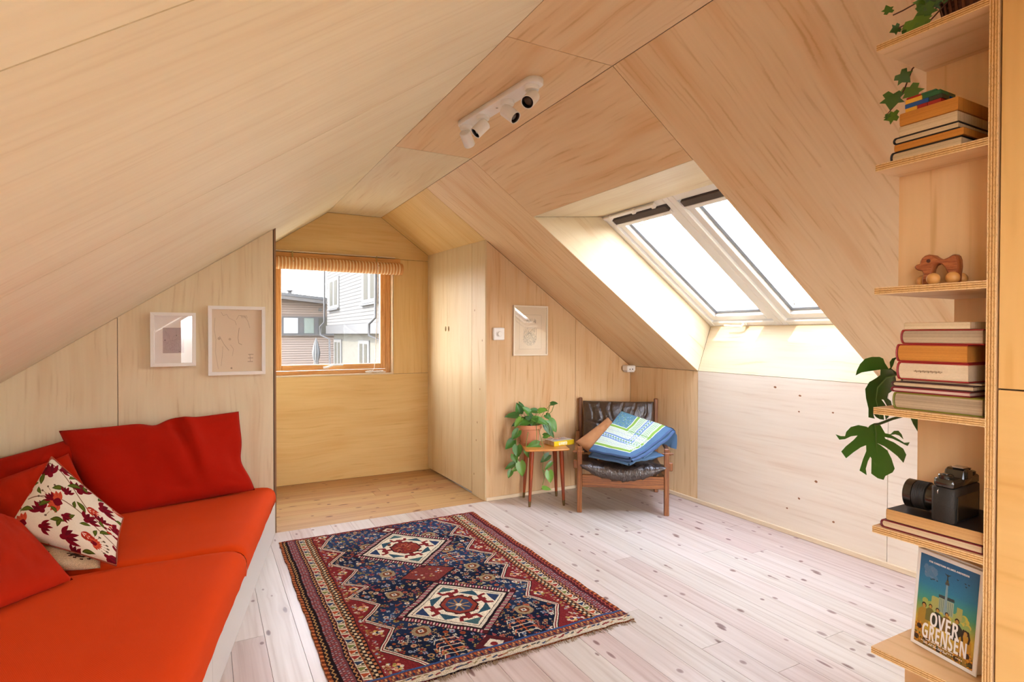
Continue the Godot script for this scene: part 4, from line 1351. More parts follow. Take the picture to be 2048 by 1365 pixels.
func crewel() -> StandardMaterial3D:
	var p := Pad.new(640, 640, hexc("efe6d6"))
	var cr := hexc("7c1024")
	var rd := hexc("b53325")
	var rd2 := hexc("d2543a")
	var gn := hexc("5d6a24")
	var gd := hexc("414d18")
	var st := hexc("8b6a57")
	var tulip := func(c: Vector2, a: float, s: float, c1: Color, c2: Color):
		s *= 1.35
		for k in 5:
			var d := Vector2.from_angle(a + (k - 2) * 0.42)
			p.petal(c, c + d * s * (1.0 if k % 2 == 0 else 0.86), s * 0.15, c1 if k % 2 == 0 else c2, (k - 2) * s * 0.05)
		p.dot(c, s * 0.2, c1)
	var fern := func(c: Vector2, a: float, s: float):
		s *= 1.3
		for k in 3:
			for sg in [-1, 1]:
				var d := Vector2.from_angle(a + sg * 0.6)
				var o := c + Vector2.from_angle(a) * s * 0.28 * k
				p.petal(o, o + d * s * (0.7 - 0.12 * k), s * 0.10, rd, sg * s * 0.08)
		p.petal(c, c + Vector2.from_angle(a) * s * 1.1, s * 0.08, rd2)
	var lf := func(c: Vector2, a: float, s: float, bend := 0.0):
		s *= 1.2
		p.petal(c, c + Vector2.from_angle(a) * s, s * 0.2, gd, bend)
		p.petal(c + Vector2.from_angle(a) * s * 0.06, c + Vector2.from_angle(a) * s * 0.94, s * 0.12, gn, bend)
	var rosette := func(c: Vector2, a: float, s: float):
		s *= 1.12
		for k in 9:
			var d := Vector2.from_angle(a + (k - 4) * 0.36)
			p.petal(c, c + d * s, s * 0.2, rd2)
			p.line(c, c + d * s * 0.95, 3, rd)
		p.petal(c - Vector2.from_angle(a) * s * 0.25, c + Vector2.from_angle(a) * s * 0.5, s * 0.36, cr)
		for k in 7:
			var d := Vector2.from_angle(a + (k - 3) * 0.36)
			p.line(c + d * s * 1.1, c + d * s * 1.42, 3, st)
			p.dot(c + d * s * 1.5, 7, hexc("6d5b4a"))
	# winding stems
	var s1 := []
	var s2 := []
	for k in 40:
		var f := k / 39.0
		s1.append(Vector2(70 + f * 560, 225 + 120 * sin(f * 3.4 + 0.4) + f * 40))
		s2.append(Vector2(20 + f * 600, 420 + 130 * sin(f * 3.6 + 1.0)))
	p.path(s1, 7, st)
	p.path(s2, 7, st)
	rosette.call(Vector2(120, 120), 3.3, 64)
	rosette.call(Vector2(250, 330), 3.3, 76)
	rosette.call(Vector2(470, 150), 0.4, 44)
	for q in [[330, 110, 0.6, 66], [180, 230, 2.6, 60], [420, 300, 1.1, 62], [110, 480, 2.4, 72], [320, 500, 1.9, 74], [560, 360, 0.7, 60], [470, 480, 0.9, 70], [540, 90, -0.4, 54], [200, 600, 2.0, 46], [600, 520, 0.4, 50]]:
		tulip.call(Vector2(q[0], q[1]), q[2], q[3], cr, hexc("661022"))
	for q in [[60, 300, 2.7, 74], [410, 190, -0.3, 58], [520, 560, 1.1, 74], [60, 580, 2.6, 70], [400, 400, 0.2, 60], [230, 40, -0.5, 50], [620, 200, 0.5, 50]]:
		fern.call(Vector2(q[0], q[1]), q[2], q[3])
	for q in [[60, 190, 0.4, 66], [150, 250, 0.9, 66], [240, 190, 0.3, 70], [330, 230, 1.2, 60], [90, 390, 1.8, 70], [170, 400, 0.6, 76], [330, 410, -0.6, 74], [240, 480, 0.7, 80], [430, 540, 1.4, 66], [380, 590, 0.3, 80], [550, 470, 0.5, 70], [500, 250, 0.8, 60], [600, 290, 1.5, 54], [280, 590, 2.0, 70], [420, 60, 0.2, 56], [30, 90, 1.2, 50]]:
		lf.call(Vector2(q[0], q[1]), q[2], q[3], 8.0)
	for q in [[210, 130, 0.2, 48], [380, 30, 0.9, 44], [300, 250, 0.0, 40], [490, 360, 1.6, 46], [60, 470, 2.0, 46], [200, 330, 2.9, 40], [150, 560, 1.0, 48], [440, 620, 0.3, 48], [590, 170, 1.2, 42], [260, 420, 1.7, 44]]:
		tulip.call(Vector2(q[0], q[1]), q[2], q[3], [cr, rd][int(q[0]) % 2], hexc("661022"))
	for q in [[100, 60, 0.7, 50], [290, 160, 1.4, 50], [390, 250, 0.4, 54], [210, 280, -0.5, 50], [20, 350, 0.7, 56], [360, 540, 2.6, 54], [520, 320, 2.2, 50], [610, 420, 1.8, 54], [480, 210, 1.5, 46], [130, 330, 2.4, 50], [220, 540, 1.2, 56], [340, 350, 1.9, 48]]:
		lf.call(Vector2(q[0], q[1]), q[2], q[3], 6.0)
	for k in 22: p.dot(Vector2(520, 300) + Vector2(rng.randf() * 110, rng.randf() * 110), 9, cr if k % 2 else rd)
	p.fleck(rng, 0.12)
	var m := mat(Color.WHITE, 0.9, p.tex(), 0.2)
	m.uv1_scale = Vector3(0.84, 0.84, 1)
	m.uv1_offset = Vector3(0.06, 0.08, 0)
	return m

# ---------------------------------------------------------------- rug
func rug():
	var x0 := 0.419
	var z0 := -3.945
	var W := 1.368
	var L := 1.845
	var S := 560.0
	var p := Pad.new(int(W * S), int(L * S), hexc("28304b"))
	var P := func(x, z): return Vector2((x - x0) * S, (z - z0) * S)
	var navy := hexc("232b42")
	var navy2 := hexc("191f30")
	var blue := hexc("344b70")
	var red := hexc("732627")
	var mar := hexc("4c1f22")
	var ivory := hexc("c8bca4")
	var tan := hexc("98744e")
	var rust := hexc("8a4428")
	var dk := hexc("241a1c")
	var teal := hexc("3f5c5c")
	var gold := hexc("b59a52")
	var pal := [ivory, rust, tan, hexc("a0583f"), hexc("7f8a98"), hexc("8d7a42"), hexc("8c4446"), hexc("b0a48e"), hexc("a98764")]
	# abrash: bands of lighter and darker blue
	for k in 40:
		var zz := z0 + k / 40.0 * L
		p.rect(0, (zz - z0) * S, W * S, L * S / 40 + 1, navy2.lerp(blue, clamp(0.38 + 0.3 * sin(k * 0.5) - k * 0.006, 0.0, 1.0)))
	# small scattered flowers, stars and hooks
	var cell := 0.034
	var z := z0 + 0.03
	while z < z0 + L - 0.03:
		var x := x0 + 0.2
		while x < x0 + W - 0.2:
			var q: Vector2 = P.call(x + (rng.randf() - 0.5) * 0.022, z + (rng.randf() - 0.5) * 0.022)
			var c: Color = pal[rng.randi() % 9]
			var r := 3.0 + rng.randf() * 4.5
			match rng.randi() % 6:
				0:
					p.dot(q, r + 1.5, c)
					p.dot(q, r * 0.5, [red, navy2, rust][rng.randi() % 3])
				1:
					for k in 4: p.dot(q + Vector2.from_angle(k * PI / 2 + 0.785) * r * 0.9, r * 0.55, c)
					p.dot(q, r * 0.5, pal[rng.randi() % 9])
				2:
					for k in 6: p.dot(q + Vector2.from_angle(k * PI / 3) * r * 1.1, r * 0.42, c)
					p.dot(q, r * 0.6, red)
				3:
					p.poly([q + Vector2(-r, r), q + Vector2(r, r), q + Vector2(0, -r * 1.4)], c)
					p.dot(q + Vector2(0, 1), r * 0.35, red)
				4:
					var a := rng.randf() * PI
					var d := Vector2.from_angle(a) * r * 1.7
					p.line(q - d, q + d, 2.4, c)
					var e := Vector2(-d.y, d.x) * 0.5
					for k in 3: p.line(q + d * (k - 1) * 0.7 - e, q + d * (k - 1) * 0.7 + e, 2.0, c)
				5:
					p.line(q - Vector2(r, 0), q + Vector2(r, 0), 2.5, c)
					p.line(q - Vector2(0, r), q + Vector2(0, r), 2.5, c)
			x += cell
		z += cell * 0.9
	# larger devices in the field
	for q in [[0.90, -3.14], [1.33, -3.33], [1.36, -3.02], [0.86, -2.46], [1.37, -2.42], [0.86, -2.87], [1.37, -2.83], [0.9, -3.6], [1.32, -3.63]]:
		var c: Vector2 = P.call(q[0], q[1])
		p.poly([c + Vector2(-24, -12), c + Vector2(-12, -24), c + Vector2(12, -24), c + Vector2(24, -12), c + Vector2(24, 12), c + Vector2(12, 24), c + Vector2(-12, 24), c + Vector2(-24, 12)], hexc("8f7c5c"))
		p.dot(c, 15, hexc("6d3a26"))
		p.rect(c.x - 7, c.y - 7, 14, 14, ivory)
		p.rect(c.x - 3, c.y - 3, 6, 6, navy)
	for q in [[0.93, -2.29], [1.29, -2.30], [1.31, -3.20]]:
		var c: Vector2 = P.call(q[0], q[1])
		p.line(c - Vector2(0, 48), c + Vector2(0, 48), 9, dk)
		p.line(c - Vector2(0, 48), c + Vector2(0, 48), 5, rust)
		for k in 5:
			var yy := -34 + k * 17
			p.path([c + Vector2(-32, yy + 14), c + Vector2(-26, yy), c + Vector2(26, yy), c + Vector2(32, yy + 14)], 3, [ivory, hexc("c46a4a")][k % 2])
	# zigzag side fields in red with an ivory outline
	for sd in [0, 1]:
		var mx := func(x): return x if sd == 0 else 2.205 - x
		var zg := [[0.745, -3.90], [0.638, -3.70], [0.75, -3.57], [0.64, -3.43], [0.762, -3.27], [0.65, -3.125], [0.755, -3.03], [0.65, -2.95], [0.76, -2.80], [0.655, -2.68], [0.75, -2.54], [0.662, -2.39], [0.775, -2.235], [0.80, -2.19]]
		var out := []
		for q in zg: out.append(P.call(mx.call(q[0]), q[1]))
		var poly := [P.call(mx.call(0.62), -3.93)]
		poly.append_array(out)
		poly.append(P.call(mx.call(0.62), -2.19))
		p.poly(poly, red)
		p.path(out, 15, dk)
		p.path(out, 10, ivory)
		p.path(out, 3, red)
		for k in range(0, 13, 2):
			var a: Vector2 = P.call(mx.call(0.672), (zg[k][1] + zg[k + 1][1]) * 0.5 + 0.07)
			var c: Vector2 = P.call(mx.call(0.682), zg[k][1])
			for qq in [c]:
				for m in 6: p.dot(qq + Vector2.from_angle(m * PI / 3) * 10, 5.5, [ivory, gold, hexc("c98a6a")][m % 3])
				p.dot(qq, 6, navy)
			for m in 16: p.dot(P.call(mx.call(0.63 + rng.randf() * 0.07), zg[k][1] + (rng.randf() - 0.5) * 0.12), 2.5 + rng.randf() * 2.5, pal[rng.randi() % 9])
	for k in 420:
		var q: Vector2 = P.call(x0 + (0.205 + rng.randf() * 0.03 if k % 2 else W - 0.205 - rng.randf() * 0.03), z0 + rng.randf() * L)
		p.dot(q, 2.0 + rng.randf() * 2.5, pal[k % 9])
	# red diamond between the medallions, and the corner diamonds
	var dia := func(cx, cz, hx, hz, c): p.poly([P.call(cx - hx, cz), P.call(cx, cz - hz), P.call(cx + hx, cz), P.call(cx, cz + hz)], c)
	dia.call(1.105, -3.045, 0.165, 0.135, dk)
	dia.call(1.105, -3.045, 0.155, 0.125, hexc("73342f"))
	for m in 22: p.dot(P.call(1.105 + (rng.randf() - 0.5) * 0.16, -3.045 + (rng.randf() - 0.5) * 0.12), 4, pal[rng.randi() % 9])
	for q in [[-3.845, 0.045], [-2.215, 0.05]]:
		dia.call(1.105, q[0], q[1] * 1.9, q[1] * 1.6, mar)
		dia.call(1.105, q[0], q[1], q[1] * 0.9, ivory)
		p.dot(P.call(1.105, q[0]), 9, red)
	# two ivory medallions
	for mk in 2:
		var cz: float = [-3.475, -2.617][mk]
		var hx := 0.268
		var hz: float = [0.285, 0.258][mk]
		dia.call(1.11, cz, hx + 0.062, hz + 0.062, dk)
		dia.call(1.11, cz, hx + 0.056, hz + 0.056, mar)
		dia.call(1.11, cz, hx + 0.018, hz + 0.018, dk)
		# toothed edge
		for e in 4:
			var vx := [[-1, 0], [0, -1], [1, 0], [0, 1]]
			var a: Vector2 = P.call(1.11 + vx[e][0] * (hx + 0.01), cz + vx[e][1] * (hz + 0.01))
			var c: Vector2 = P.call(1.11 + vx[(e + 1) % 4][0] * (hx + 0.01), cz + vx[(e + 1) % 4][1] * (hz + 0.01))
			var nn := (c - a).normalized()
			var o := Vector2(-nn.y, nn.x)
			for k in 26:
				var m: Vector2 = a.lerp(c, k / 25.0)
				p.line(m - o * 4, m - o * 17 - nn * 3, 4.5, ivory if k % 2 else hexc("b8737a"))
		dia.call(1.11, cz, hx, hz, ivory)
		dia.call(1.11, cz, hx - 0.022, hz - 0.022, dk)
		dia.call(1.11, cz, hx - 0.026, hz - 0.026, hexc("d5c8ae"))
		# blue corner pieces
		for e in 4:
			var dx: float = [-1, 0, 1, 0][e]
			var dz: float = [0, -1, 0, 1][e]
			var tip := Vector2(1.11 + dx * (hx - 0.04), cz + dz * (hz - 0.04))
			var bk := Vector2(-dx, -dz) * 0.055
			var sdv := Vector2(-dz, dx) * 0.05
			p.poly([P.call(tip.x, tip.y), P.call(tip.x + bk.x + sdv.x, tip.y + bk.y + sdv.y), P.call(tip.x + bk.x - sdv.x, tip.y + bk.y - sdv.y)], teal if e % 2 else hexc("2c3a58"))
		for e in 4:
			var sx: float = [-1, 1, 1, -1][e]
			var sz: float = [-1, -1, 1, 1][e]
			var c := Vector2(1.11 + sx * hx * 0.44, cz + sz * hz * 0.44)
			p.poly([P.call(c.x, c.y), P.call(c.x - sx * 0.075, c.y + sz * 0.01), P.call(c.x + sx * 0.01, c.y - sz * 0.075)], hexc("2f4a55"))
			for m in 5: p.dot(P.call(c.x - sx * (0.03 + rng.randf() * 0.08), c.y - sz * (0.03 + rng.randf() * 0.06)), 6, [rust, red, dk][m % 3])
		# hooked arms and the octagon
		for e in 4:
			var dx: float = [-1, 0, 1, 0][e]
			var dz: float = [0, -1, 0, 1][e]
			var f := func(u, v): return P.call(1.11 + dx * u - dz * v, cz + dz * u + dx * v)
			p.line(f.call(0.05, 0), f.call(0.15, 0), 15, red)
			p.line(f.call(0.13, -0.045), f.call(0.13, 0.045), 13, red)
			p.line(f.call(0.13, 0.04), f.call(0.165, 0.05), 10, red)
			p.line(f.call(0.13, -0.04), f.call(0.165, -0.05), 10, red)
		var oc := []
		var oi := []
		for k in 8:
			var a := PI / 8 + k * PI / 4
			oc.append(P.call(1.11 + cos(a) * 0.092, cz + sin(a) * 0.1))
			oi.append(P.call(1.11 + cos(a) * 0.066, cz + sin(a) * 0.072))
		p.poly(oc, hexc("82372c") if mk else hexc("7d3029"))
		p.path(oc, 4, dk, true)
		if mk:
			p.poly(oi, hexc("33415a"))
			for k in 8: p.line(P.call(1.11, cz), P.call(1.11 + cos(k * PI / 4) * 0.055, cz + sin(k * PI / 4) * 0.06), 5, tan)
			p.dot(P.call(1.11, cz), 8, ivory)
		else:
			for k in 60: p.dot(P.call(1.11 + (rng.randf() - 0.5) * 0.13, cz + (rng.randf() - 0.5) * 0.13), 4, [hexc("a05a44"), mar, rust][k % 3])
	# long borders, mirrored
	for sd in [0, 1]:
		var R := func(a, c, col):
			var ax: float = x0 + a if sd == 0 else x0 + W - c
			p.rect((ax - x0) * S, 0, (c - a) * S, L * S, col)
		var X := func(a): return a * S if sd == 0 else (W - a) * S
		R.call(0.0, 0.016, rust)
		R.call(0.016, 0.05, dk if sd == 0 else mar)
		R.call(0.05, 0.095, hexc("6b3a3c"))
		R.call(0.095, 0.113, dk)
		R.call(0.113, 0.155, hexc("cfc2a8"))
		R.call(0.155, 0.2, dk)
		var yy := 0.0
		var k := 0
		while yy < L * S:
			p.line(Vector2(X.call(0.0), yy), Vector2(X.call(0.016), yy + 5), 4, hexc("5c3020") if k % 2 else hexc("c47a48"))
			# zigzags
			for q in [[0.022, 0.034, hexc("b38a55"), hexc("a54a3a")], [0.097, 0.111, hexc("c08a5a"), hexc("c08a5a")]]:
				var zc: Color = q[2] if sd == 0 else q[3]
				var xa: float = X.call(q[0] if k % 2 else q[1])
				var xb: float = X.call(q[1] if k % 2 else q[0])
				p.line(Vector2(xa, yy), Vector2(xb, yy + 9), 3.2, zc)
			for m in 3: p.rect(X.call(0.054 + m * 0.014) - 3, yy + (m % 2) * 5, 5, 4, [hexc("a88a84"), hexc("9c4a48"), hexc("8f8790")][(m + k) % 3])
			# check of the inner guard
			for m in 3: p.rect(X.call(0.160 + m * 0.014) - 3, yy + ((k + m) % 2) * 4, 7, 5, [tan, hexc("c9b48c"), hexc("b06a40")][m])
			yy += 9
			k += 1
		# motifs on the ivory band
		yy = 8.0
		k = 0
		while yy < L * S:
			var c: Color = [hexc("8a2f2c"), hexc("2d3a52"), hexc("6d7240"), hexc("a04a2e")][k % 4]
			var xm: float = X.call(0.134)
			p.poly([Vector2(xm - 10, yy - 9), Vector2(xm + 10, yy - 3), Vector2(xm + 4, yy + 3), Vector2(xm - 6, yy + 9)], c)
			p.line(Vector2(xm - 9, yy + 12), Vector2(xm + 9, yy + 15), 4, hexc("7a6a4a"))
			p.dot(Vector2(xm + 6, yy + 8), 3.5, dk)
			yy += 27
			k += 1
		p.line(Vector2(X.call(0.113), 0), Vector2(X.call(0.113), L * S), 3, mar)
		p.line(Vector2(X.call(0.155), 0), Vector2(X.call(0.155), L * S), 3, rust)
		p.line(Vector2(X.call(0.202), 0), Vector2(X.call(0.202), L * S), 4, red)
	# end borders
	p.rect(0.02 * S, 0, (W - 0.04) * S, 0.022 * S, red)
	for k in 150: p.rect(20 + k * 5, 2 + (k * 7) % 10, 3, 3, pal[k % 9])
	var yb := L * S
	p.rect(0, yb - 0.10 * S, W * S, 0.012 * S, hexc("35507a"))
	p.rect(0, yb - 0.088 * S, W * S, 0.042 * S, hexc("6a3a34"))
	for k in 170:
		p.rect(k * 4.6, yb - 0.084 * S + (k % 2) * 8, 4, 9, [hexc("c08a5a"), navy, hexc("a9532f"), tan][k % 4])
	p.rect(0, yb - 0.046 * S, W * S, 0.046 * S, hexc("bfb096"))
	for k in 60:
		var c: Color = [hexc("7a3030"), hexc("35405a"), hexc("8a7a5a"), hexc("a06a48"), hexc("4a4a48")][rng.randi() % 5]
		var q := Vector2(k * 13 + rng.randf() * 6, yb - 8 - rng.randf() * 12)
		p.line(q, q + Vector2(10 + rng.randf() * 8, -5 + rng.randf() * 3), 4.5, c)
	p.fleck(rng, 0.5)
	var t := thing("rug", "oriental wool rug with two ivory diamond medallions on dark blue, on the plank floor", "rug", Vector3(x0 + W / 2, 0, z0 + L / 2))
	var m := mat(Color.WHITE, 0.95, p.tex(), 0.1)
	bump(m, 77, 0.2, 2.0, 1.0)
	m.uv1_scale = Vector3.ONE
	m.normal_scale = 0.4
	var nz := noise(9, 1.0, 2)
	var b := MB.new()
	var f := func(u, v, y):
		var ex: float = 0.006 * nz.get_noise_2d(u * 2, v * 9.0) + 0.0025 * nz.get_noise_2d(u * 2, v * 40.0)
		var ez: float = 0.006 * nz.get_noise_2d(u * 9.0, 50 + v * 2) + 0.004 * nz.get_noise_2d(u * 50.0, v * 3)
		return Vector3(x0 + u * W + ex, y + 0.0025 * max(0.0, nz.get_noise_2d(u * 3.0, v * 4.0)), z0 + v * L + ez)
	b.grid(70, 90, func(u, v): return f.call(u, v, 0.0075), Vector2.ONE, true)
	for e in 4:
		b.grid(70, 1, func(u, v):
			var uu: float = [u, 1.0, 1.0 - u, 0.0][e]
			var vv: float = [0.0, u, 1.0, 1.0 - u][e]
			return f.call(uu, vv, 0.0075 * (1 - v)), Vector2(0.02, 0.02), true)
	wpart("pile", b, m, t)
	b = MB.new()
	for k in 420:
		var top := k % 3 == 0
		var u := rng.randf()
		var p0: Vector3 = f.call(u, 0.0 if top else 1.0, 0.004)
		var l := (0.012 if top else 0.02) * (0.5 + rng.randf())
		var d := Vector3((rng.randf() - 0.5) * 0.02, -0.003, (-l if top else l))
		b.tube([p0, p0 + d * 0.5 + Vector3(0, 0.001, 0), p0 + d], [0.0016, 0.0014, 0.0008], 4, false)
	wpart("fringe", b, M.fringe, t).set_meta("kind", "stuff")

func sofa_mats():
	M.orange = cloth(hexc("df430a"), 60.0, 0.5)
	M.red = cloth(hexc("b21d0b"), 60.0, 0.5)
	M.red2 = cloth(hexc("bd290e"), 60.0, 0.5)
	M.piping = mat(hexc("a8543f"), 0.9)
	M.fringe = mat(hexc("9c8467"), 0.95)
# ---------------------------------------------------------------- leaves
# one leaf with a folded midrib; kind 0 = lance, 1 = heart
func leaf_shape(b: MB, base: Vector3, dir: Vector3, nrm: Vector3, len: float, wid: float, droop: float, kind := 1):
	var sd := dir.cross(nrm).normalized()
	var nn := sd.cross(dir).normalized()
	b.grid(6, 9, func(u, v):
		var s: float = u * 2 - 1
		var w: float
		var back := 0.0
		if kind == 1:
			w = pow(sin(PI * pow(clamp(v * 0.97 + 0.03, 0.0, 1.0), 0.58)), 0.8)
			back = -0.16 * len * abs(s) * exp(-v * 7.0)
		else:
			w = sin(PI * pow(v, 0.8))
		var t: float = v
		return base + dir * (len * t + back) + sd * (s * w * wid * 0.5) + nn * (-droop * len * t * t + 0.16 * wid * abs(s) * w - 0.05 * wid * sin(v * 5.0) * s * s), Vector2.ONE)

# leaf cut from a traced outline, curved and two-sided
func leaf_plate(b: MB, poly: PackedVector2Array, o: Vector3, bs: Basis, bend: Callable):
	var idx := Geometry2D.triangulate_polygon(poly)
	var tris := []
	for k in range(0, idx.size(), 3): tris.append([poly[idx[k]], poly[idx[k + 1]], poly[idx[k + 2]]])
	for r in 4:
		var nx := []
		for q in tris:
			# split the longest edge only when it is long
			var l := [q[0].distance_to(q[1]), q[1].distance_to(q[2]), q[2].distance_to(q[0])]
			var m := 0
			if l[1] > l[m]: m = 1
			if l[2] > l[m]: m = 2
			if l[m] < 1.2:
				nx.append(q)
				continue
			var a: Vector2 = q[m]
			var c: Vector2 = q[(m + 1) % 3]
			var d: Vector2 = q[(m + 2) % 3]
			var h := (a + c) * 0.5
			nx.append([a, h, d])
			nx.append([h, c, d])
		tris = nx
	b.smooth(0)
	for q in tris:
		if (q[1] - q[0]).cross(q[2] - q[0]) < 0: q = [q[0], q[2], q[1]]
		var v := []
		for z in q: v.append(o + bs * (Vector3(z.x, z.y, bend.call(z)) * 0.01))
		b.tri(v[0], v[1], v[2], q[0] * 0.05, q[1] * 0.05, q[2] * 0.05)
	b.smooth(1)
	for q in tris:
		if (q[1] - q[0]).cross(q[2] - q[0]) < 0: q = [q[0], q[2], q[1]]
		var v := []
		for z in q: v.append(o + bs * (Vector3(z.x, z.y, bend.call(z)) * 0.01 - Vector3(0, 0, 0.0009)))
		b.tri(v[0], v[2], v[1], q[0] * 0.05, q[2] * 0.05, q[1] * 0.05)
	b.flat()

func leaf_mat(c: Color, rough := 0.35) -> StandardMaterial3D:
	var m := mat(c, rough)
	m.backlight_enabled = true
	m.backlight = Color(c.r * 0.5, c.g * 0.6, c.b * 0.3)
	return m

# ---------------------------------------------------------------- side table
func side_table():
	var a := -0.344
	var t := thing("side_table", "small teak side table with four tapered brass-tipped legs, between cupboard and armchair", "table", Vector3(2.411, 0, -3.946), a)
	var b := MB.new()
	var po := PackedVector2Array()
	for q in [[1, 1], [-1, 1], [-1, -1], [1, -1]]:
		for k in 7:
			var an: float = atan2(q[1], q[0]) - PI / 4 + k / 6.0 * PI / 2
			po.append(Vector2(q[0] * 0.148, q[1] * 0.148) + Vector2.from_angle(an) * 0.03)
	b.prism(po, 0.014, Vector3(0, 0.448, 0), Basis(Vector3.RIGHT, Vector3.FORWARD, Vector3.UP), 0.003, 1.5, true)
	part("tabletop", b, M.teak_top, t)
	b = MB.new()
	b.box(Vector3(0, 0.437, 0), Vector3(0.25, 0.012, 0.25), Basis.IDENTITY, 0.002)
	part("subframe", b, M.teak, t)
	for q in [[-1, 1], [1, 1], [1, -1], [-1, -1]]:
		b = MB.new()
		var top := Vector3(q[0] * 0.118, 0.436, q[1] * 0.118)
		var ft := Vector3(q[0] * 0.138, 0.0, q[1] * 0.132)
		b.tube([top, top.lerp(ft, 0.12), top.lerp(ft, 0.5), top.lerp(ft, 0.9)], [0.019, 0.019, 0.0155, 0.011], 14)
		var l := part("leg", b, M.teak_leg, t)
		b = MB.new()
		b.tube([top.lerp(ft, 0.9), top.lerp(ft, 0.905), ft], [0.0112, 0.0115, 0.009], 14)
		part("ferrule", b, M.brass, l)
	# book on the table
	t = thing("paperback", "thick paperback with a yellow spine lying on the side table", "book", Vector3(2.548, 0.4555, -3.925), 0.06)
	b = MB.new()
	b.box(Vector3(0, 0.020, 0), Vector3(0.196, 0.034, 0.130), Basis.IDENTITY, 0.001)
	part("page_block", b, M.pages, t)
	b = MB.new()
	b.box(Vector3(0, 0.020, 0.0665), Vector3(0.2, 0.040, 0.003), Basis.IDENTITY, 0.001)
	part("spine", b, M.yellow, t)
	var p := Pad.new(200, 140, hexc("9fb09a"))
	p.rect(0, 0, 200, 104, hexc("b9aaa2"))
	for k in 110:
		var c: Color = [hexc("d9c9b8"), hexc("8d8390"), hexc("c07a4a"), hexc("6e6a72"), hexc("e6dcd2")][k % 5]
		p.poly([Vector2(rng.randf() * 200, rng.randf() * 100), Vector2(rng.randf() * 20, 0) + Vector2(k * 1.7, rng.randf() * 100), Vector2(k * 1.8, rng.randf() * 100)], c) if k % 6 == 0 else p.dot(Vector2(rng.randf() * 200, rng.randf() * 98), 2.0 + rng.randf() * 4, c)
	p.rect(74, 18, 54, 40, hexc("c8793e"))
	p.dot(Vector2(96, 44), 14, hexc("d39a8e"))
	p.rect(0, 100, 200, 4, hexc("e9e4d4"))
	b = MB.new()
	b.box(Vector3(0, 0.0385, 0.0), Vector3(0.2, 0.0025, 0.134))
	part("back_cover", b, M.yellow, t).position.y = -0.037
	b = MB.new()
	b.quad(Vector3(-0.1, 0.0399, 0.067), Vector3(0.1, 0.0399, 0.067), Vector3(0.1, 0.0399, -0.067), Vector3(-0.1, 0.0399, -0.067), Vector2(0, 1), Vector2(1, 1), Vector2(1, 0), Vector2(0, 0))
	part("cover_print", b, mat(Color.WHITE, 0.35, p.tex()), t)
	lettering(t, "UFRED", Vector3(-0.012, 0.019, 0.0682), Basis.IDENTITY, 0.024, 0.082, M.white)

func lettering(parent: Node3D, s: String, c: Vector3, bs: Basis, h: float, w: float, m: Material, bold := 900):
	var f := SystemFont.new()
	f.font_names = PackedStringArray(["Droid Sans"])
	f.font_weight = bold
	var tm := TextMesh.new()
	tm.text = s
	tm.font = f
	tm.font_size = 64
	tm.pixel_size = 0.01
	tm.depth = 0.01
	tm.curve_step = 2.0
	var bx := tm.get_aabb()
	var o := partm("lettering", tm, m, parent)
	var sc := Vector3(w / max(bx.size.x, 0.001), h / max(bx.size.y, 0.001), 0.05)
	o.transform = Transform3D(bs * Basis.from_scale(sc), c - bs * (sc * (bx.position + bx.size * 0.5)))

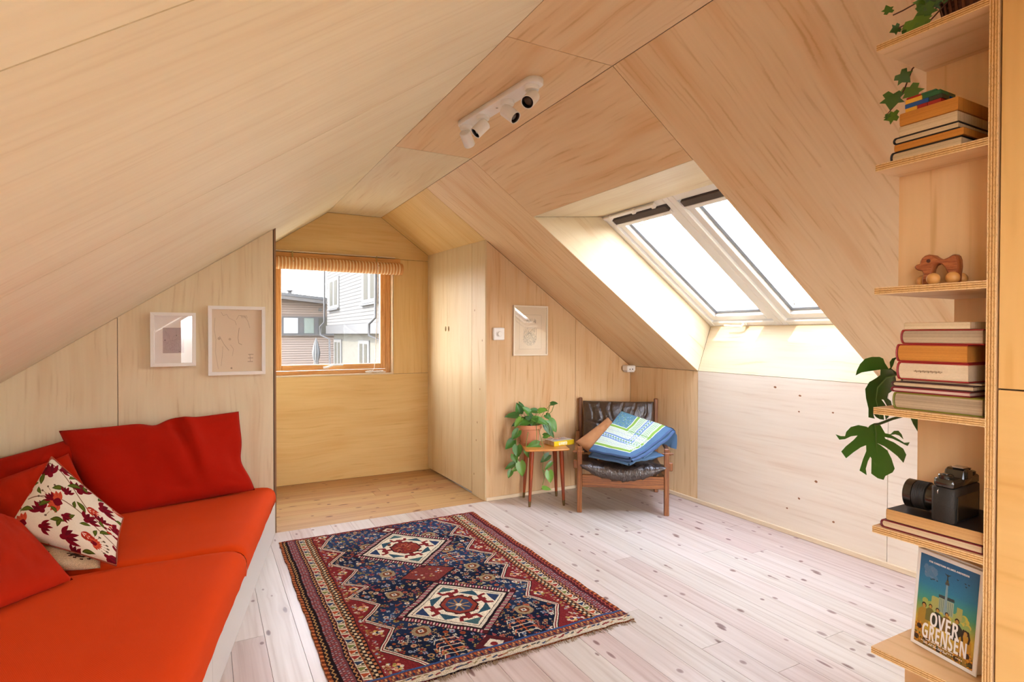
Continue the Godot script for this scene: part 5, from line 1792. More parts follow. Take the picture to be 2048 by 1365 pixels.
# ---------------------------------------------------------------- trailing plant in a terracotta pot
func pothos():
	var t := thing("potted_pothos", "trailing heart-leaved green plant in a terracotta pot on the side table", "plant", Vector3(2.322, 0.455, -4.015))
	var b := MB.new()
	b.lathe([Vector2(0, 0.012), Vector2(0.064, 0.012), Vector2(0.068, 0.016), Vector2(0.088, 0.134), Vector2(0.090, 0.135), Vector2(0.096, 0.137), Vector2(0.098, 0.166), Vector2(0.096, 0.169), Vector2(0.090, 0.168), Vector2(0.088, 0.150), Vector2(0, 0.150)], Vector3.ZERO, Basis.IDENTITY, 36, false)
	part("pot", b, M.terracotta, t)
	b = MB.new()
	b.lathe([Vector2(0, 0), Vector2(0.066, 0), Vector2(0.080, 0.028), Vector2(0.077, 0.028), Vector2(0.064, 0.010), Vector2(0, 0.010)], Vector3.ZERO, Basis.IDENTITY, 36, false)
	part("saucer", b, M.terracotta, t)
	b = MB.new()
	b.lathe([Vector2(0.089, 0.150), Vector2(0.05, 0.156), Vector2(0, 0.158)], Vector3.ZERO, Basis.IDENTITY, 24)
	part("soil", b, M.soil, t)
	# in cm: right and up as seen from the room, and forward
	var r := Vector3(0.881, 0, 0.473)
	var f := Vector3(-0.473, 0, 0.881)
	var pt := func(x, y, z): return (r * x + Vector3.UP * y + f * z) * 0.01
	var greens := [leaf_mat(hexc("4c7a2a")), leaf_mat(hexc("3c6a24")), leaf_mat(hexc("6c9a38")), leaf_mat(hexc("355c26"))]
	var L := [
		[-8, 25, -10, 33, 6, -2, 1], [-6, 27, -8, 34, 5, -4, 1], [-9, 24, -19, 24, 6, 1, 3], [0, 25, -5, 31, 6, 1, 0], [6, 27, -1, 28, 5, -2, 1], [7, 27, 13, 29, 5, 0, 2],
		[10, 28, 14, 28, 4, -2, 1], [17, 33, 22, 34, 4, -1, 3], [13, 24, 17, 21, 5, -2, 1], [15, 20, 21, 12, 8, 1, 0], [12, 17, 19, 8, 5, 4, 3], [3, 22, 14, 19, 6, 6, 0],
		[0, 20, -8, 18, 6, 6, 1], [-7, 22, -12, 16, 5, 4, 2], [5, 23, 1, 17, 5, 7, 1], [-2, 24, 4, 20, 6, 3, 3], [-4, 21, -14, 17, 5, 2, 1]]
	var L2 := [
		[-9, 13, -14, 7, 6, 8, 1], [-13, 5, -19, -1, 6, 7, 1], [-10, 1, -10, -7, 7, 9, 1], [7, 2, -2, 0, 7, 9, 0], [-3, -1, 0, -8, 5, 10, 2], [-13, -6, -11, -12, 5, 9, 0],
		[-12, -13, -19, -17, 4, 8, 1], [-8, -12, -6, -22, 7, 9, 2], [-15, -19, -17, -24, 4, 8, 0], [-10, -17, -14, -19, 3, 8, 2], [15, -6, 9, -11, 5, 10, 3], [17, -12, 12, -17, 3, 10, 0],
		[15, -19, 16, -27, 6, 10, 2], [10, -32, 16, -33, 3, 10, 2], [11, 8, 16, 9, 4, 4, 0]]
	L.append_array(L2)
	for q in L:
		var p0: Vector3 = pt.call(q[0], q[1], q[5])
		var p1: Vector3 = pt.call(q[2], q[3], q[5] + 2.0)
		b = MB.new()
		var hang: bool = q[1] < 16
		var nrm: Vector3 = (f * (1.0 if hang else 0.75) + Vector3.UP * (0.25 if hang else 0.8) + r * (rng.randf() - 0.5) * 0.5).normalized()
		var d := (p1 - p0).normalized()
		leaf_shape(b, p0, d, nrm, (p1 - p0).length() * 1.12, q[4] * 0.0118, 0.18, 1)
		part("leaf", b, greens[q[6]], t)
		if not hang:
			b = MB.new()
			var st := Vector3(p0.x * 0.3, 0.155, p0.z * 0.3)
			b.tube([st, st.lerp(p0, 0.55) + Vector3.UP * 0.012, p0], [0.0028, 0.0022, 0.0018], 6)
			part("stem", b, M.stem, t)
	for v in [[[0, 16, 4], [-2, 10, 10], [-3, 4, 10], [-3, -1, 10]], [[5, 16, 4], [5, 17, 10], [5.2, 12, 11], [5.3, 3, 10]], [[12, 18, 0], [15, 18, 4], [16, 13, 5], [16, 7, 4]],
		[[6, 17, 5], [9, 6, 11], [11, -2, 11], [10.5, -10, 11], [10, -17, 10], [11.5, -24, 10], [10, -30, 10]], [[-6, 16, 4], [-9, 14, 9], [-11, 6, 9], [-11, -3, 9], [-8, -8, 9], [-10, -13, 9], [-15, -18, 8]], [[14, 22, -2], [15, 27, -2], [17, 33, -1]], [[14, 23, -2], [18, 27, -2], [20, 33, -1]], [[10, -18, 10], [13, -21, 10], [15, -21, 10]]]:
		var pts := []
		for q in v: pts.append(pt.call(q[0], q[1], q[2]))
		b = MB.new()
		b.tube(pts, 0.0028, 6)
		part("vine", b, M.stem, t)

# ---------------------------------------------------------------- armchair
func armchair():
	var a := -0.622
	var o := Vector3(2.963, 0, -3.662)
	var t := thing("armchair", "low wooden armchair with buttoned dark brown leather pads, in the corner beneath the skylight", "chair", o, a)
	var b: MB
	# front posts, stepped where the arm bracket sits, and rear posts
	for s in [-1, 1]:
		b = MB.new()
		b.box(Vector3(s * 0.322, 0.235, 0.33), Vector3(0.036, 0.47, 0.034), Basis.IDENTITY, 0.004)
		b.box(Vector3(s * 0.322, 0.475, 0.33), Vector3(0.036, 0.05, 0.028), Basis.IDENTITY, 0.006)
		part("front_leg", b, M.oak, t)
		b = MB.new()
		b.bar(Vector3(s * 0.322, 0, -0.315), Vector3(s * 0.322, 0.80, -0.345), 0.034, 0.036, Vector3.RIGHT, 0.006)
		part("rear_leg", b, M.oak, t)
		b = MB.new()
		b.box(Vector3(s * 0.352, 0.365, 0.325), Vector3(0.03, 0.065, 0.03), Basis.IDENTITY, 0.005)
		part("bracket", b, M.oak, t)
		b = MB.new()
		b.tube([Vector3(s * 0.29, 0.462, 0.333), Vector3(s * 0.372, 0.462, 0.333)], 0.007, 10)
		part("peg", b, M.oak, t)
		b = MB.new()
		b.bar(Vector3(s * 0.345, 0.455, 0.32), Vector3(s * 0.345, 0.50, -0.34), 0.030, 0.022, Vector3.RIGHT, 0.004)
		part("arm", b, M.oak, t)
		b = MB.new()
		b.box(Vector3(s * 0.322, 0.24, 0.0), Vector3(0.024, 0.075, 0.62), Basis.IDENTITY, 0.004)
		part("side_rail", b, M.oak, t)
	b = MB.new()
	b.box(Vector3(0, 0.243, 0.33), Vector3(0.61, 0.095, 0.024), Basis.IDENTITY, 0.004)
	part("front_rail", b, M.oak, t)
	b = MB.new()
	b.box(Vector3(0, 0.22, -0.315), Vector3(0.61, 0.08, 0.024), Basis.IDENTITY, 0.004)
	part("back_rail", b, M.oak, t)
	# leather pads: back and seat, sagging like slings
	b = MB.new()
	var tufts := [Vector2(-0.46, 0.05), Vector2(0.0, -0.12), Vector2(0.46, 0.05)]
	var bc := [Vector3(-0.300, 0.775, -0.315), Vector3(0.300, 0.775, -0.315), Vector3(0.30, 0.355, -0.16), Vector3(-0.30, 0.355, -0.16)]
	var nz := noise(23, 1.0, 3)
	var folds := func(u, v, s):
		var f := 0.0
		for q in tufts:
			var d: Vector2 = Vector2(u, v) - q
			f -= 0.038 * exp(-d.length_squared() / 0.012)
			var an: float = atan2(d.y, d.x)
			f -= 0.018 * pow(max(0.0, cos(an * 5.0 + q.x * 3.0)), 6.0) * exp(-d.length() * 1.9) * min(1.0, d.length() * 7.0)
		for k in 6:
			var cx: float = -0.78 + k * 0.3
			f -= 0.017 * exp(-pow((u - cx - 0.06 * sin(v * 4.0 + k)) / 0.022, 2.0)) * clamp(v * 1.6 - 0.05, 0.0, 1.0)
		f += 0.004 * nz.get_noise_2d(u * 4.0, v * 4.0)
		return f
	pillow(b, bc, 0.105, 21, 0.006, 0.012, 64, folds)
	part("back_pad", b, M.leather, t)
	var bn: Vector3 = ((bc[2] - bc[3]) as Vector3).cross(bc[0] - bc[3]).normalized()
	for q in tufts:
		b = MB.new()
		var p: Vector3 = (bc[3] as Vector3).lerp(bc[2], q.x * 0.5 + 0.5).lerp((bc[0] as Vector3).lerp(bc[1], q.x * 0.5 + 0.5), q.y * 0.5 + 0.5) + bn * 0.024
		b.lathe([Vector2(0.009, 0), Vector2(0.008, 0.004), Vector2(0.004, 0.006), Vector2(0, 0.0065)], p, Basis(Vector3.RIGHT, bn, Vector3.RIGHT.cross(bn)), 14)
		part("button", b, M.chrome, t)
	b = MB.new()
	var snz := noise(24, 1.0, 3)
	for s in [1.0, -1.0]:
		b.grid(64, 44, func(u, v):
			var x: float = u * 2 - 1
			var z: float = v * 2 - 1
			var m: float = max(0.0, (1 - pow(abs(x), 4.0)) * (1 - pow(abs(z), 6.0)))
			var th: float = pow(m, 0.45)
			var sag: float = (1 - x * x)
			var front: float = smoothstep(-0.2, 1.0, z)
			var top: float = 0.402 - 0.025 * sag - 0.05 * (1 - front) * 1.0
			var bot: float = top - 0.075 - 0.075 * sag * (0.5 + 0.5 * front)
			var y: float = (top + bot) * 0.5 + s * (top - bot) * 0.5 * th
			if s > 0 or z > 0.3:
				y += 0.010 * snz.get_noise_2d(x * 5.0, z * 2.0) * min(1.0, m * 3)
				y -= 0.016 * pow(max(0.0, cos(x * 26.0 + 2.0 * snz.get_noise_1d(z * 4.0))), 8.0) * smoothstep(0.3, 0.95, z) * th
			return Vector3(x * 0.318, y, 0.06 + z * 0.315), Vector2.ONE, s > 0)
	part("seat_pad", b, M.leather, t)
	# small brown cushion, tucked against the left arm
	var L := func(p: Vector3) -> Vector3: return p
	t = thing("chair_cushion", "small tan cushion tucked into the armchair against its left arm, half under the quilt", "cushion", Vector3(2.72, 0.42, -3.66))
	b = MB.new()
	pillow(b, [Vector3(2.570, 0.500, -3.735), Vector3(2.925, 0.670, -3.775), Vector3(3.03, 0.50, -3.60), Vector3(2.66, 0.385, -3.55)], 0.10, 25, 0.010, 0.05, 32)
	wpart("cover", b, M.tan_cloth, t)
	quilt()

func quilt():
	var t := thing("folded_quilt", "folded quilt with blue edges and green-and-white printed bands, thrown over the armchair", "blanket", Vector3(2.9, 0.42, -3.5))
	var nz := noise(33, 1.0, 2)
	var p := Pad.new(512, 512, hexc("4a6f9e"))
	var wht := hexc("e2e6e6")
	var grn := hexc("8fae55")
	var gr2 := hexc("6f9a48")
	var blu := hexc("7890ae")
	var teal := hexc("5b8498")
	# nested bands round the two visible edges (left and bottom of the cloth)
	var bands := [[0, 60, hexc("54718f")], [60, 66, wht], [66, 96, grn], [96, 102, wht], [102, 166, hexc("a3b79a")], [166, 172, wht], [172, 236, blu], [236, 242, wht], [242, 306, hexc("a3b79a")], [306, 312, wht], [312, 340, grn], [340, 346, wht], [346, 512, teal]]
	for q in bands:
		p.rect(q[0], q[0], 512, 512, q[2])
	for q in bands:
		var m: float = (q[0] + q[1]) / 2.0
		var ln := []
		for k in 100: ln.append(Vector2(m, k * 6.0))
		if q[2] == grn:
			for k in 60:
				p.dot(Vector2(m, k * 9.0), 4, gr2)
				p.dot(Vector2(k * 9.0 + m, m), 4, gr2)
		elif q[1] - q[0] == 64 and q[2] != blu:
			for k in 60:
				var y := k * 17.0
				p.path([Vector2(q[0] + 4, y), Vector2(m, y + 17), Vector2(q[1] - 4, y)], 3, wht)
				p.path([Vector2(q[0] + 4, y + 17), Vector2(m, y), Vector2(q[1] - 4, y + 17)], 3, wht)
				p.dot(Vector2(m, y + 8), 4, blu)
				var x: float = y + q[0]
				p.path([Vector2(x, q[0] + 4), Vector2(x + 17, m), Vector2(x, q[1] - 4)], 3, wht)
				p.path([Vector2(x + 17, q[0] + 4), Vector2(x, m), Vector2(x + 17, q[1] - 4)], 3, gr2.lightened(0.25))
		elif q[2] == blu:
			for k in 30:
				for w in 2:
					var c := Vector2(m, k * 30.0) if w == 0 else Vector2(k * 30.0 + q[0], m)
					for e in 6: p.dot(c + Vector2.from_angle(e * PI / 3) * 14, 5, wht if e % 2 else hexc("93adcf"))
					p.dot(c, 7, gr2)
		elif q[2] == teal:
			for k in 120: p.dot(Vector2(352 + rng.randf() * 160, 352 + rng.randf() * 160), 4, [hexc("7fa06a"), hexc("4a6f9e"), hexc("86a5b5")][k % 3])
	p.rect(0, 0, 60, 512, hexc("54718f"))
	p.rect(0, 0, 512, 60, hexc("54718f"))
	p.fleck(rng, 0.1)
	var pm := mat(Color.WHITE, 0.9, p.tex(), 0.2)
	bump(pm, 35, 0.03, 3.0)
	pm.uv1_scale = Vector3.ONE
	pm.normal_scale = 0.5
	# corners of the top fold: top, right, bottom, left
	var C := [Vector3(3.045, 0.712, -3.745), Vector3(3.215, 0.622, -3.345), Vector3(2.720, 0.462, -3.255), Vector3(2.600, 0.468, -3.575)]
	var nrm: Vector3 = ((C[1] - C[2]) as Vector3).cross(C[3] - C[2]).normalized()
	if nrm.y < 0: nrm = -nrm
	# u along the bottom-right edge (bottom to right), v from that edge to the upper-left one
	var sheet := func(u, v, off, shift):
		var p0: Vector3 = (C[2] as Vector3).lerp(C[1], u).lerp((C[3] as Vector3).lerp(C[0], u), v)
		var wob: float = nz.get_noise_2d(u * 2.2 + shift * 3.0, v * 1.2 + shift)
		p0 += nrm * (off + 0.014 * wob * (1.0 - 0.4 * v))
		p0 += Vector3(0.35, 0, 0.93) * shift * 0.03
		p0.y -= 0.022 * sin(u * PI) * (1.0 - v)
		return p0
	for k in 3:
		var off: float = [0.0, -0.028, -0.052][k]
		var sh: float = [0.0, 0.25 * 2.0, -0.5][k]
		var th := 0.020
		var b := MB.new()
		b.grid(40, 26, func(u, v): return sheet.call(u, v, off, sh), Vector2.ONE, nrm.y < 0)
		wpart("fold", b, pm if k == 0 else M.quilt_blue, t)
		b = MB.new()
		b.grid(40, 26, func(u, v): return sheet.call(u, v, off - th, sh), Vector2.ONE, true)
		for e in 4:
			b.grid(40, 5, func(u, v):
				var uu: float = [u, 1.0, u, 0.0][e]
				var vv: float = [0.0, u, 1.0, u][e]
				var a: Vector3 = sheet.call(uu, vv, off, sh)
				var c: Vector3 = sheet.call(uu, vv, off - th, sh)
				var out: Vector3 = [(C[2] - C[3]), (C[1] - C[2]), (C[3] - C[2]), (C[2] - C[1])][e]
				return a.lerp(c, v) + out.normalized() * sin(v * PI) * th * 0.5, Vector2.ONE, e == 1 or e == 2)
		wpart("rolled_edge", b, M.quilt_edge if k < 2 else M.quilt_blue, t)
	# flap hanging over the right arm
	var b := MB.new()
	var H := [C[1], Vector3(3.245, 0.600, -3.365), Vector3(3.262, 0.540, -3.30), Vector3(3.235, 0.490, -3.255)]
	for s in [0.0, 0.014]:
		b.grid(20, 14, func(u, v):
			var top: Vector3 = (C[1] as Vector3).lerp(C[0], u * 0.62)
			var outw := Vector3(0.75, 0, -0.1)
			var a: float = v * 2.3
			return top + outw * (0.035 + s) * sin(a) + Vector3(0, -0.15 * v * v - 0.015 * v, 0.03 * v) + Vector3(0.004, 0, 0.006) * nz.get_noise_2d(u * 8, v * 3) * 2.0, Vector2(1, 1), s > 0)
	wpart("hanging_flap", b, M.quilt_blue, t)
	# lowest layers lying on the seat
	b = MB.new()
	pillow(b, [Vector3(2.66, 0.425, -3.50), Vector3(3.08, 0.455, -3.50), Vector3(3.10, 0.425, -3.29), Vector3(2.72, 0.405, -3.30)], 0.05, 37, 0.012, 0.02, 30)
	wpart("under_fold", b, M.quilt_blue, t)
	b = MB.new()
	pillow(b, [Vector3(2.84, 0.43, -3.55), Vector3(3.14, 0.60, -3.52), Vector3(3.17, 0.54, -3.33), Vector3(2.86, 0.43, -3.26)], 0.05, 38, 0.012, 0.02, 30)
	wpart("under_fold", b, M.quilt_blue, t)

func chair_mats():
	M.teak_top = mat(Color.WHITE, 0.3, hardwood(92, hexc("b5702c"), hexc("d08c40")), 0.5)
	M.teak_leg = mat(Color.WHITE, 0.3, hardwood(93, hexc("7c2c0c"), hexc("a04516")), 0.5)
	M.brass = mat(hexc("6b5330"), 0.4)
	M.brass.metallic = 0.6
	M.pages = mat(Color.WHITE, 0.9, pages_tex(hexc("d9c39c"), hexc("b99d72")))
	M.yellow = mat(hexc("e8bf1c"), 0.4)
	M.terracotta = mat(hexc("c98560"), 0.85)
	bump(M.terracotta, 120, 0.05, 1.0, 3.0)
	M.soil = mat(hexc("2c2018"), 1.0)
	M.stem = mat(hexc("6f7f36"), 0.6)
	M.leather = mat(hexc("33231a"), 0.3, null, 0.7)
	bump(M.leather, 121, 0.06, 2.0, 3.0)
	M.tan_cloth = cloth(hexc("a8764f"), 60.0, 0.4)
	M.quilt_blue = cloth(hexc("587596"), 30.0, 0.5)
	M.quilt_edge = cloth(hexc("46597c"), 30.0, 0.5)

func pages_tex(c1: Color, c2: Color) -> ImageTexture:
	var im := Image.create(64, 128, false, Image.FORMAT_RGB8)
	var r := RandomNumberGenerator.new()
	r.seed = 5
	for y in 128:
		var c := c1.lerp(c2, r.randf() * r.randf())
		for x in 64: im.set_pixel(x, y, c.darkened(r.randf() * 0.04))
	im.generate_mipmaps()
	return ImageTexture.create_from_image(im)
# ---------------------------------------------------------------- bookshelf
const ZE := -0.785      # far end of the shelves
const ZU := -0.566      # face of the upright
const SHELF_Y := [2.029, 1.749, 1.461, 1.180, 0.900, 0.613]

func edge_strip(parent: Node3D, a: Vector3, along: Vector3, across: Vector3, nrm: Vector3):
	var b := MB.new()
	var o := nrm * 0.0006
	var u0 := rng.randf()
	b.quad(a + o, a + along + o, a + along + across + o, a + across + o, Vector2(u0, 0), Vector2(u0 + along.length() / 0.3, 0), Vector2(u0 + along.length() / 0.3, 1), Vector2(u0, 1))
	b.quad(a, a + along, a + along + o, a + o)
	b.quad(a + across + o, a + across + along + o, a + across + along, a + across)
	wpart("cut_edge", b, M.edge, parent)

func shelf_unit():
	var t := thing("bookshelf", "birch plywood bookshelf with six short boards of different depths along the right edge", "shelf", Vector3(1.5, 0, -0.67))
	var xb := [1.70, 1.607, 1.489, 1.754, 1.582, 1.591, 1.534]
	for k in 6:
		var y: float = SHELF_Y[k]
		var x1: float = max(xb[k], xb[k + 1]) + 0.016
		var b := MB.new()
		b.slab([Vector3(XP, y, ZE), Vector3(XP, y, ZU), Vector3(x1, y, ZU), Vector3(x1, y, ZE)], Vector3.UP, 0.016, Vector3.BACK, ro(), Vector2(2.4, 1.2), 0.0)
		var s := wpart("shelf_board", b, M.ply_shelf_shade, t)
		edge_strip(s, Vector3(XP, y - 0.016, ZE), Vector3(0, 0, ZU - ZE), Vector3(0, 0.016, 0), Vector3.LEFT)
	for k in 7:
		var y0: float = 0.0 if k == 6 else SHELF_Y[k]
		var y1: float = (yr(xb[0]) - 0.003) if k == 0 else SHELF_Y[k - 1] - 0.016
		var b := MB.new()
		b.slab([Vector3(xb[k], y0, ZE), Vector3(xb[k], y0, ZU), Vector3(xb[k], y1, ZU), Vector3(xb[k], y1, ZE)], Vector3.LEFT, 0.015, Vector3.UP, ro(), Vector2(2.4, 1.2), 0.0)
		wpart("back_panel", b, M.ply_shelf_shade, t)
	var xx := 2.2
	for q in [[0.0, 1.04], [1.041, HF - 0.002]]:
		var pts := [Vector3(XP, q[0], ZU), Vector3(xx, q[0], ZU), Vector3(xx, min(q[1], yr(xx) - 0.002), ZU)]
		if q[0] > 0: pts.append(Vector3(F2, HF - 0.002, ZU))
		pts.append(Vector3(XP, q[1], ZU))
		var b := MB.new()
		b.slab(pts.map(func(p): return p + Vector3(0, 0, 0.017)), Vector3.BACK, 0.017, Vector3.UP, ro(), Vector2(2.4, 1.2), 0.0)
		var u := wpart("upright", b, M.ply_shelf_shade, t)
		edge_strip(u, Vector3(XP - (0.0006 if q[0] == 0.0 else 0.0), q[0], ZU + 0.017), Vector3(0, q[1] - q[0], 0), Vector3(0, 0, -0.017), Vector3.LEFT)

# a book lying flat: z0 = spine (far), z1 = fore edge (near), x = its head
func book(label: String, y0: float, y1: float, z0: float, z1: float, x: float, dx: float, cover: Color, pages: Material, hard := true, group := "", spine = null):
	var t := thing("book", label, "book", Vector3(x, y0, z0), 0.0, group)
	var h := y1 - y0
	var l := z1 - z0
	var ct := 0.0026 if hard else 0.0007
	var ov := 0.0025 if hard else 0.0
	var b := MB.new()
	# page block with a rounded back
	var po := PackedVector2Array()
	for k in 7:
		var a := PI / 2 - PI * k / 6.0
		po.append(Vector2(-(l - 0.006) - 0.0 + (l - 0.009) - cos(a) * 0.0 , 0.0))
	po.clear()
	var hh := h / 2 - ct - 0.0002
	var rb := 0.005 if hard else 0.001
	po.append(Vector2(l - ov, -hh))
	po.append(Vector2(l - ov, hh))
	for k in 7:
		var a := PI * k / 6.0
		po.append(Vector2(rb + 0.002 - sin(a) * rb, cos(a) * hh))
	b.prism(po, dx - 2 * ov, Vector3(dx / 2, h / 2, 0), Basis(Vector3.BACK, Vector3.UP, Vector3.LEFT), 0.0, 6.0)
	part("page_block", b, pages, t)
	b = MB.new()
	for s in [0, 1]: b.box(Vector3(dx / 2, ct / 2 if s == 0 else h - ct / 2, l / 2 + 0.002), Vector3(dx, ct, l - 0.004), Basis.IDENTITY, 0.0004)
	var cm := mat(cover, 0.5)
	# spine: curved strip outside and inside
	b.grid(8, 1, func(u, v):
		var a: float = PI * u
		return Vector3(v * dx, h / 2 + cos(a) * h / 2, 0.004 - sin(a) * rb * 1.2), Vector2.ONE, true)
	b.grid(8, 1, func(u, v):
		var a: float = PI * u
		return Vector3(v * dx, h / 2 + cos(a) * (h / 2 - ct), 0.004 + ct * 0.6 - sin(a) * rb * 1.2), Vector2.ONE, false)
	for e in [0.0, dx]:
		b.grid(8, 1, func(u, v):
			var a: float = PI * u
			return Vector3(e, h / 2 + cos(a) * (h / 2 - ct * v), 0.004 + ct * 0.6 * v - sin(a) * rb * 1.2), Vector2.ONE, e > 0.0)
	part("cover", b, cm, t)
	return t

func books():
	var cream := mat(Color.WHITE, 0.9, pages_tex(hexc("dfc6a0"), hexc("c2a57c")))
	var amber := mat(Color.WHITE, 0.9, pages_tex(hexc("cf8a38"), hexc("b87428")))  # page edges deepened to amber, the warm light on them painted in
	var grey := mat(Color.WHITE, 0.9, pages_tex(hexc("c6ad8c"), hexc("8f7a60")))
	var y: float = SHELF_Y[1] + 0.0005
	var x := XP + 0.02
	book("black hardcover book at the bottom of the pile on the second shelf from the top", y, 1.773, -0.762, -0.620, x, 0.21, hexc("17110e"), cream)
	book("amber-edged book lying between two black hardcovers on the second shelf from the top", 1.7735, 1.7893, -0.757, -0.617, x, 0.20, hexc("b06a20"), amber, false)
	book("thin black hardcover book, third up in the pile under the toy bricks", 1.790, 1.8055, -0.756, -0.626, x, 0.19, hexc("17110e"), cream)
	book("cream paperback under the amber book in the pile below the toy bricks", 1.806, 1.8285, -0.748, -0.630, x + 0.002, 0.18, hexc("cfa878"), cream, false)
	book("thick amber-edged book on top of the second shelf's pile, under the toy bricks", 1.829, 1.8575, -0.746, -0.628, x, 0.175, hexc("c07a28"), amber, false)
	y = SHELF_Y[3] + 0.0005
	book("thick olive-green hardcover at the bottom of the tallest pile", y, 1.2185, -0.752, -0.577, x, 0.26, hexc("7d7a1e"), grey)
	book("thin dark red hardcover lying on the olive-green book", 1.219, 1.2305, -0.756, -0.600, x, 0.24, hexc("7a1420"), mat(hexc("d9b7a4"), 0.9))
	book("thin brown hardcover, third up from the olive-green book's shelf", 1.231, 1.2435, -0.755, -0.594, x, 0.24, hexc("4a2a22"), cream)
	book("slim grey-covered booklet squeezed under the red book with pale pages", 1.244, 1.2485, -0.740, -0.585, x + 0.012, 0.22, hexc("8a7a70"), cream, false)
	var t = book("thick red hardcover with pale pages and a faint ink stamp on its edge", 1.249, 1.2890, -0.744, -0.603, x, 0.22, hexc("9a1a1a"), mat(Color.WHITE, 0.9, pages_tex(hexc("e2cba8"), hexc("d8bf9a"))))
	var b := MB.new()
	for k in 22: b.box(Vector3(-0.0001, 0.020 + 0.0008 * sin(k * 2.1), 0.036 + k * 0.0026), Vector3(0.0004, 0.0022 + 0.0012 * (k % 3), 0.0011 + 0.0006 * (k % 2)))
	part("ink_stamp", b, mat(hexc("8a765c"), 0.9), t).set_meta("kind", "stuff")
	book("thick red hardcover with amber page edges, in the middle of the tallest pile", 1.2895, 1.3295, -0.746, -0.605, x, 0.22, hexc("9a1a1a"), amber)
	book("large red-bound book with streaked pages, second from the top of the tallest pile", 1.330, 1.3625, -0.736, -0.578, x, 0.23, hexc("8f1d16"), grey)
	book("slim pale paperback on top of the tallest pile", 1.363, 1.3785, -0.732, -0.602, x, 0.20, hexc("caa276"), cream, false)
	y = SHELF_Y[4] + 0.0005
	book("wine-red hardcover with cream pages under the camera's black book", y, 0.9190, -0.770, -0.571, x - 0.012, 0.19, hexc("6e0f17"), cream)
	book("thick black-covered book with tan pages, the camera standing on it", 0.9195, 0.9460, -0.762, -0.570, x - 0.010, 0.185, hexc("241d1a"), mat(Color.WHITE, 0.9, pages_tex(hexc("d0a066"), hexc("b8854a"))), false)
	standing_book()

